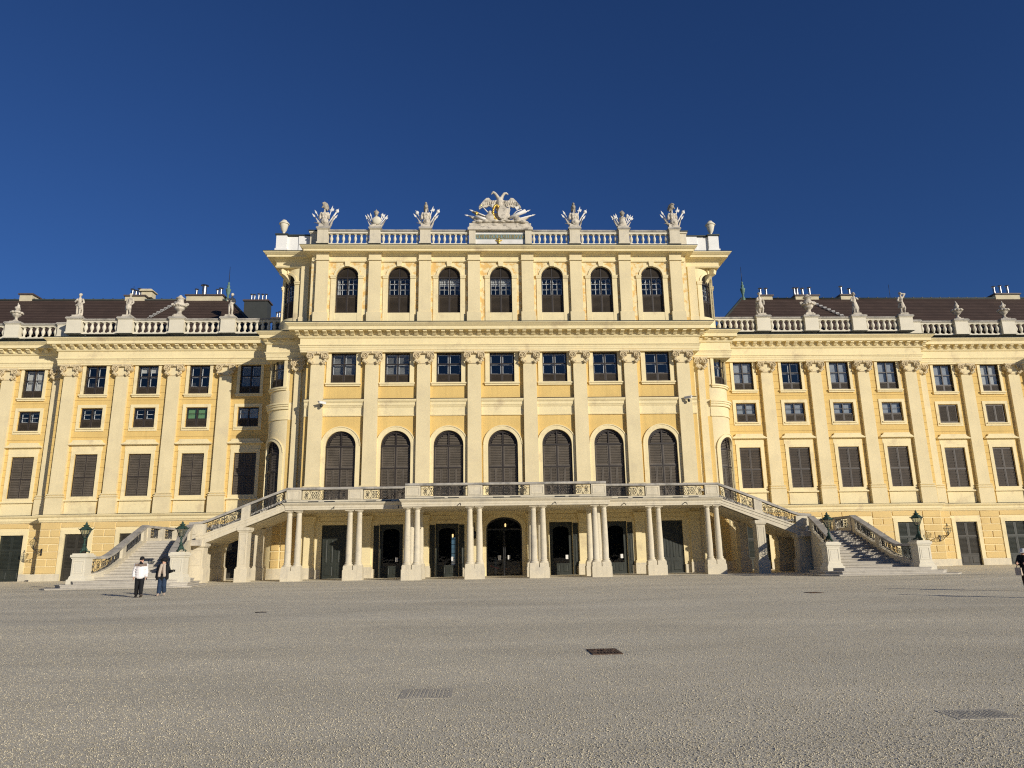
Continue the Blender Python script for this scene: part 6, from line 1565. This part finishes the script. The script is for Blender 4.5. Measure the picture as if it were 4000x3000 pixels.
# ------------------------------------------------------------------ ground, drains, paving
def gravel_mat(name, c0, c1, c2, scale=34.0, bump=1.0, patch=.25, dust=.6):
    m = bpy.data.materials.new(name); nt, N, L, b = nodes_of(m)
    b.inputs['Roughness'].default_value = .9; b.inputs['Specular IOR Level'].default_value = .2
    geo = N.new('ShaderNodeNewGeometry'); pos = geo.outputs['Position']
    def vor(s):
        v = N.new('ShaderNodeTexVoronoi'); v.inputs['Scale'].default_value = s; L.new(pos, v.inputs['Vector']); return v
    v1 = vor(scale); v2 = vor(scale * 2.3)
    bw = N.new('ShaderNodeSeparateColor'); L.new(v1.outputs['Color'], bw.inputs[0]); bw2 = N.new('ShaderNodeSeparateColor'); L.new(v2.outputs['Color'], bw2.inputs[0])
    av = N.new('ShaderNodeMath'); av.operation = 'MULTIPLY_ADD'; av.inputs[1].default_value = .6; L.new(bw.outputs[0], av.inputs[0])
    sc2 = N.new('ShaderNodeMath'); sc2.operation = 'MULTIPLY'; sc2.inputs[1].default_value = .4; L.new(bw2.outputs[1], sc2.inputs[0]); L.new(sc2.outputs[0], av.inputs[2])
    rp = N.new('ShaderNodeValToRGB'); e = rp.color_ramp.elements; e[0].position = .12; e[0].color = rgb(c0); e[1].position = .95; e[1].color = rgb(c2)
    k = rp.color_ramp.elements.new(.45); k.color = rgb(c1)
    L.new(av.outputs[0], rp.inputs[0])
    n1 = N.new('ShaderNodeTexNoise'); n1.inputs['Scale'].default_value = .22; n1.inputs['Detail'].default_value = 7; n1.inputs['Roughness'].default_value = .6
    mp = N.new('ShaderNodeMapping'); mp.inputs['Scale'].default_value = (.55, 1.5, 1); L.new(pos, mp.inputs[0]); L.new(mp.outputs[0], n1.inputs['Vector'])
    r1 = N.new('ShaderNodeMapRange'); r1.inputs['From Min'].default_value = .35; r1.inputs['From Max'].default_value = .68; r1.inputs['To Min'].default_value = 1 - patch; r1.inputs['To Max'].default_value = 1 + patch
    L.new(n1.outputs['Fac'], r1.inputs['Value'])
    vm = N.new('ShaderNodeVectorMath'); vm.operation = 'SCALE'; L.new(rp.outputs[0], vm.inputs[0]); L.new(r1.outputs[0], vm.inputs['Scale'])
    n6 = N.new('ShaderNodeTexNoise'); n6.inputs['Scale'].default_value = .42; n6.inputs['Detail'].default_value = 9; n6.inputs['Roughness'].default_value = .7
    m6 = N.new('ShaderNodeMapping'); m6.inputs['Scale'].default_value = (.5, 1.3, 1); L.new(pos, m6.inputs[0]); L.new(m6.outputs[0], n6.inputs['Vector'])
    r6 = N.new('ShaderNodeMapRange'); r6.inputs['From Min'].default_value = .53; r6.inputs['From Max'].default_value = .68; r6.inputs['To Max'].default_value = dust; L.new(n6.outputs['Fac'], r6.inputs['Value'])
    x6 = N.new('ShaderNodeMix'); x6.data_type = 'RGBA'; x6.inputs[7].default_value = (.66, .61, .46, 1); L.new(r6.outputs[0], x6.inputs[0]); L.new(vm.outputs[0], x6.inputs[6]); vm = x6
    L.new(x6.outputs[2], b.inputs['Base Color'])          # dusty trodden patches
    h = N.new('ShaderNodeMath'); h.operation = 'MULTIPLY_ADD'; h.inputs[1].default_value = -1.0; L.new(v1.outputs['Distance'], h.inputs[0]); L.new(v2.outputs['Distance'], h.inputs[2])
    bp = N.new('ShaderNodeBump'); bp.inputs['Strength'].default_value = bump; bp.inputs['Distance'].default_value = .012; L.new(h.outputs[0], bp.inputs['Height']); L.new(bp.outputs[0], b.inputs['Normal'])
    return m
M['gravel'] = gravel_mat('grey_limestone_gravel', (.42, .375, .275), (.72, .65, .47), (.90, .82, .63), 74, .38, .13)
M['stones'] = gravel_mat('loose_gravel_stones', (.30, .27, .20), (.62, .56, .41), (.85, .77, .59), 80, .3, .1)
M['paving'] = gravel_mat('pale_compacted_paving', (.56, .51, .38), (.70, .64, .48), (.80, .73, .57), 20, .2, .15)
def gz(y):
    k = [(-200, 0), (44, 0), (56.5, -.14), (62, -.12), (71, -.09), (400, -.09)]
    for (a, za), (b_, zb_) in zip(k, k[1:]):
        if y <= b_: return za + (zb_ - za) * (y - a) / (b_ - a)
    return -.09
ys = [-150, -20, 0, 10, 20, 30, 44, 47, 50, 53, 56.5, 58, 60, 62, 65, 68, 71, 76, 120, 400]; xs = [-400, -60, -20, 0, 20, 60, 400]
g = MB(); W = len(xs)
g.add([(x, y, gz(y)) for y in ys for x in xs], [(j * W + i, j * W + i + 1, (j + 1) * W + i + 1, (j + 1) * W + i) for j in range(len(ys) - 1) for i in range(W - 1)])
tag(link('ground', g.mesh('ground'), M['gravel']), None, None, kind='structure')
def sheet(name, poly, m, lift=.004):
    b = MB(); n = len(poly); b.add([(x, y, gz(y) + lift) for x, y in poly], [tuple(range(n))]); return tag(link(name, b.mesh(name), m), None, None, kind='structure')
rnd = random.Random(11)
def strip(x0, x1, ya, yb_, jit, lift=.004):
    b = MB(); n = max(2, int(abs(x1 - x0) / .8)); yy = [ya, (ya + yb_) / 2, yb_]
    fr = [ya + rnd.uniform(-jit, jit) for _ in range(n + 1)]
    vs = []
    for i in range(n + 1):
        x = x0 + (x1 - x0) * i / n
        for y in [fr[i]] + [y for y in (58, 60, 62, 65, 68) if ya + jit < y < yb_] + [yb_]: vs.append((x, y, gz(y) + lift))
    k = len(vs) // (n + 1)
    b.add(vs, [(i * k + j, (i + 1) * k + j, (i + 1) * k + j + 1, i * k + j + 1) for i in range(n) for j in range(k - 1)]); return b
tag(link('pavement', strip(-24, 24, 56.1, 64.1, .12).mesh('pavement'), M['paving']), None, None, kind='structure')
tag(link('path', strip(-62, -28.9, 60.5, 71.2, .3).mesh('path'), M['paving']), None, None, kind='structure')
tag(link('path', strip(28.9, 62, 60.5, 71.2, .3).mesh('path'), M['paving']), None, None, kind='structure')
for s in (-1, 1):
    sheet('stair_apron', [(s * 19.0, 46.0), (s * 20.6, 44.9), (s * 28.6, 44.6), (s * 30.2, 45.8), (s * 29.5, 52), (s * 20.0, 52)][::s], M['paving'], .008)
# wooded slope far behind the viewer: only its reflection in the glass doors is seen
b = MB(); rnd = random.Random(21); nx, ny = 90, 9; vs = []
for j in range(ny):
    for i in range(nx):
        h = [0, 9, 15, 19, 22, 26, 29, 31, 30][j]; vs.append((-260 + 520 * i / (nx - 1) + rnd.uniform(-2, 2), -150 - 14 * j + rnd.uniform(-4, 4), h + (rnd.uniform(-3.5, 3.5) if j else 0)))
b.add(vs, [(j * nx + i, j * nx + i + 1, (j + 1) * nx + i + 1, (j + 1) * nx + i) for j in range(ny - 1) for i in range(nx - 1)])
tag(link('hills', b.mesh('hills'), mat('winter_woodland', (.045, .055, .028), .95, .5, .08, .4, .6)), None, None, kind='structure')
# loose stones near the camera, casting their own small shadows
import numpy as np
rg = np.random.default_rng(5); NST = 190000
yy = 5.2 + 15 * rg.random(NST) ** 1.7; xx = -1.5 + (rg.random(NST) * 2 - 1) * (.72 * yy + 1.2); rr = .003 + .005 * rg.random(NST) ** 2
an = rg.random(NST) * 6.283; sx_, sy_, sz_ = rr * rg.uniform(.8, 1.5, NST), rr * rg.uniform(.7, 1.1, NST), rr * rg.uniform(.5, 1.0, NST)
U = np.array([(1, .1, .1), (-.1, 1, 0), (-1, .1, -.1), (.1, -1, .1), (.1, .1, 1), (.5, .6, .7), (0, 0, -1)]); F = np.array([(0, 1, 5), (1, 4, 5), (0, 5, 4), (1, 2, 4), (2, 3, 4), (3, 0, 4), (1, 0, 6), (2, 1, 6), (3, 2, 6), (0, 3, 6)])
px_ = U[None, :, 0] * sx_[:, None]; py_ = U[None, :, 1] * sy_[:, None]; c_, s_ = np.cos(an)[:, None], np.sin(an)[:, None]
V = np.stack([xx[:, None] + c_ * px_ - s_ * py_, yy[:, None] + s_ * px_ + c_ * py_, .001 + sz_[:, None] * (.5 + U[None, :, 2])], -1).reshape(-1, 3)
T = (F[None] + 7 * np.arange(NST)[:, None, None]).reshape(-1)
me = bpy.data.meshes.new('gravel_stones'); me.vertices.add(len(V)); me.vertices.foreach_set('co', V.ravel().astype(np.float32)); me.loops.add(len(T)); me.loops.foreach_set('vertex_index', T.astype(np.int32))
me.polygons.add(len(T) // 3); me.polygons.foreach_set('loop_start', np.arange(0, len(T), 3, dtype=np.int32)); me.update(calc_edges=True)
tag(link('gravel_stones', me, M['stones']), 'loose grey and cream pebbles scattered over the foreground', 'gravel', kind='stuff')
rnd = random.Random(5)
# drains
def grate(name, label, cat, x, y, w, d, rot, m, bars, group=None, broken=False):
    t = thing(name, label, cat, (x, y, .0), rot, group)
    b = MB(); rh = .014 if broken else .004; b.box(-w / 2, w / 2, -d / 2, -d / 2 + .06, -.02, rh); b.box(-w / 2, w / 2, d / 2 - .06, d / 2, -.02, rh); b.box(-w / 2, -w / 2 + .06, -d / 2 + .06, d / 2 - .06, -.02, rh); b.box(w / 2 - .06, w / 2, -d / 2 + .06, d / 2 - .06, -.02, rh)
    lpart('rim', b, m, t)
    b = MB(); n = bars
    for k in range(n):
        u = -w / 2 + .06 + (w - .12) * (k + .5) / n; hw = (w - .12) / n * .30
        b.box(u - hw, u + hw, -d / 2 + .06, d / 2 - .06, -.02, .010 if broken else .005)
        if broken and k % 3 == 0: b.ell((u, rnd.uniform(-d * .3, d * .3), .012), (.05, .04, .012), 6, 4)
    if broken: b.box(-w / 2 + .06, w / 2 - .06, -.02, .02, .001, .012)
    lpart('bars', b, m, t)
    b = MB(); b.quad((-w / 2 + .05, -d / 2 + .05, .002), (w / 2 - .05, -d / 2 + .05, .002), (w / 2 - .05, d / 2 - .05, .002), (-w / 2 + .05, d / 2 - .05, .002)); lpart('pit', b, M['dark'] if broken else M['gravel'], t)
grate('drain_grate', 'rusty iron drain grate in the gravel right of centre', 'drain', 0.25, 12.72, .50, .68, .02, M['rust'], 7, broken=True)
grate('drain_slab', 'grey slotted drain slab half covered by gravel, left of centre', 'drain', -2.45, 9.3, .62, .62, -.0, M['slab'], 11)
grate('drain_slab', 'grey slotted drain slab near the lower right corner', 'drain', 3.1, 7.5, .62, .42, .0, M['slab'], 11)
grate('manhole_cover', 'thin dark cover rim in the gravel before the right staircase', 'drain', 11.0, 28.6, .5, .6, .1, M['rust'], 3, broken=True)
grate('manhole_cover', 'thin dark cover rim in the gravel right of the walkers', 'drain', -10.9, 29.6, .7, .5, .1, M['slab'], 3)
b = MB(); b.tube([(-8.8, 23.5, .012), (-8.6, 23.47, .02), (-8.45, 23.5, .014)], .012, 5); tag(link('twig', b.mesh('twig'), M['brown']), 'dark twig lying on the gravel left of centre', 'twig')

# ------------------------------------------------------------------ light, sky, camera
EL, AZ = 17.0, 41.0
D = Vector((math.sin(R(AZ)) * math.cos(R(EL)), -math.cos(R(AZ)) * math.cos(R(EL)), math.sin(R(EL))))
sl = bpy.data.lights.new('sun', 'SUN'); sl.energy = 4.25; sl.angle = R(.5); sl.color = (1.0, .92, .80)
so = bpy.data.objects.new('sun', sl); COL.objects.link(so); so.rotation_euler = D.to_track_quat('Z', 'Y').to_euler(); so.location = (60, -70, 60)
w = bpy.data.worlds.new('World'); sc.world = w; w.use_nodes = True; nt = w.node_tree; bg = nt.nodes['Background']
sk = nt.nodes.new('ShaderNodeTexSky'); sk.sky_type = 'NISHITA'; sk.sun_disc = False; sk.sun_elevation = R(EL); sk.sun_rotation = math.atan2(D.x, D.y)
sk.altitude = 200; sk.air_density = 1.0; sk.dust_density = .15; sk.ozone_density = 4.0
tint = nt.nodes.new('ShaderNodeMix'); tint.data_type = 'RGBA'; tint.blend_type = 'MULTIPLY'; tint.inputs[0].default_value = 1.0
tint.inputs[7].default_value = (.325, .495, .805, 1); nt.links.new(sk.outputs[0], tint.inputs[6])      # a very dry, clear winter sky: deep blue
nt.links.new(tint.outputs[2], bg.inputs[0]); bg.inputs[1].default_value = .085
f, pitch, roll, yaw = 2818.672, R(13.342), R(.923), R(2.37)
Rv = Vector((math.cos(yaw), -math.sin(yaw), 0)); Uv = Vector((-math.sin(pitch) * math.sin(yaw), -math.sin(pitch) * math.cos(yaw), math.cos(pitch)))
Ri = Rv * math.cos(roll) - Uv * math.sin(roll); Ui = Rv * math.sin(roll) + Uv * math.cos(roll); Fw = -Ri.cross(Ui)
cd = bpy.data.cameras.new('camera'); cd.sensor_width = 36; cd.lens = f / 4000 * 36; cd.clip_end = 2000; cd.clip_start = .05
co = bpy.data.objects.new('camera', cd); COL.objects.link(co)
mt = Matrix((( Ri.x, Ui.x, -(-Ri.cross(Ui)).x, -1.752), (Ri.y, Ui.y, -(-Ri.cross(Ui)).y, 0), (Ri.z, Ui.z, -(-Ri.cross(Ui)).z, 1.6), (0, 0, 0, 1)))
co.matrix_world = mt; sc.camera = co
vs_ = sc.view_settings; vs_.view_transform = 'Standard'; vs_.look = 'None'; vs_.exposure = 0.0; vs_.gamma = 1.0; vs_.use_curve_mapping = False
sc.cycles.max_bounces = 8; sc.cycles.diffuse_bounces = 6; sc.cycles.transparent_max_bounces = 8; sc.cycles.use_denoising = False; sc.cycles.denoising_prefilter = 'ACCURATE'; sc.cycles.filter_width = 1.15
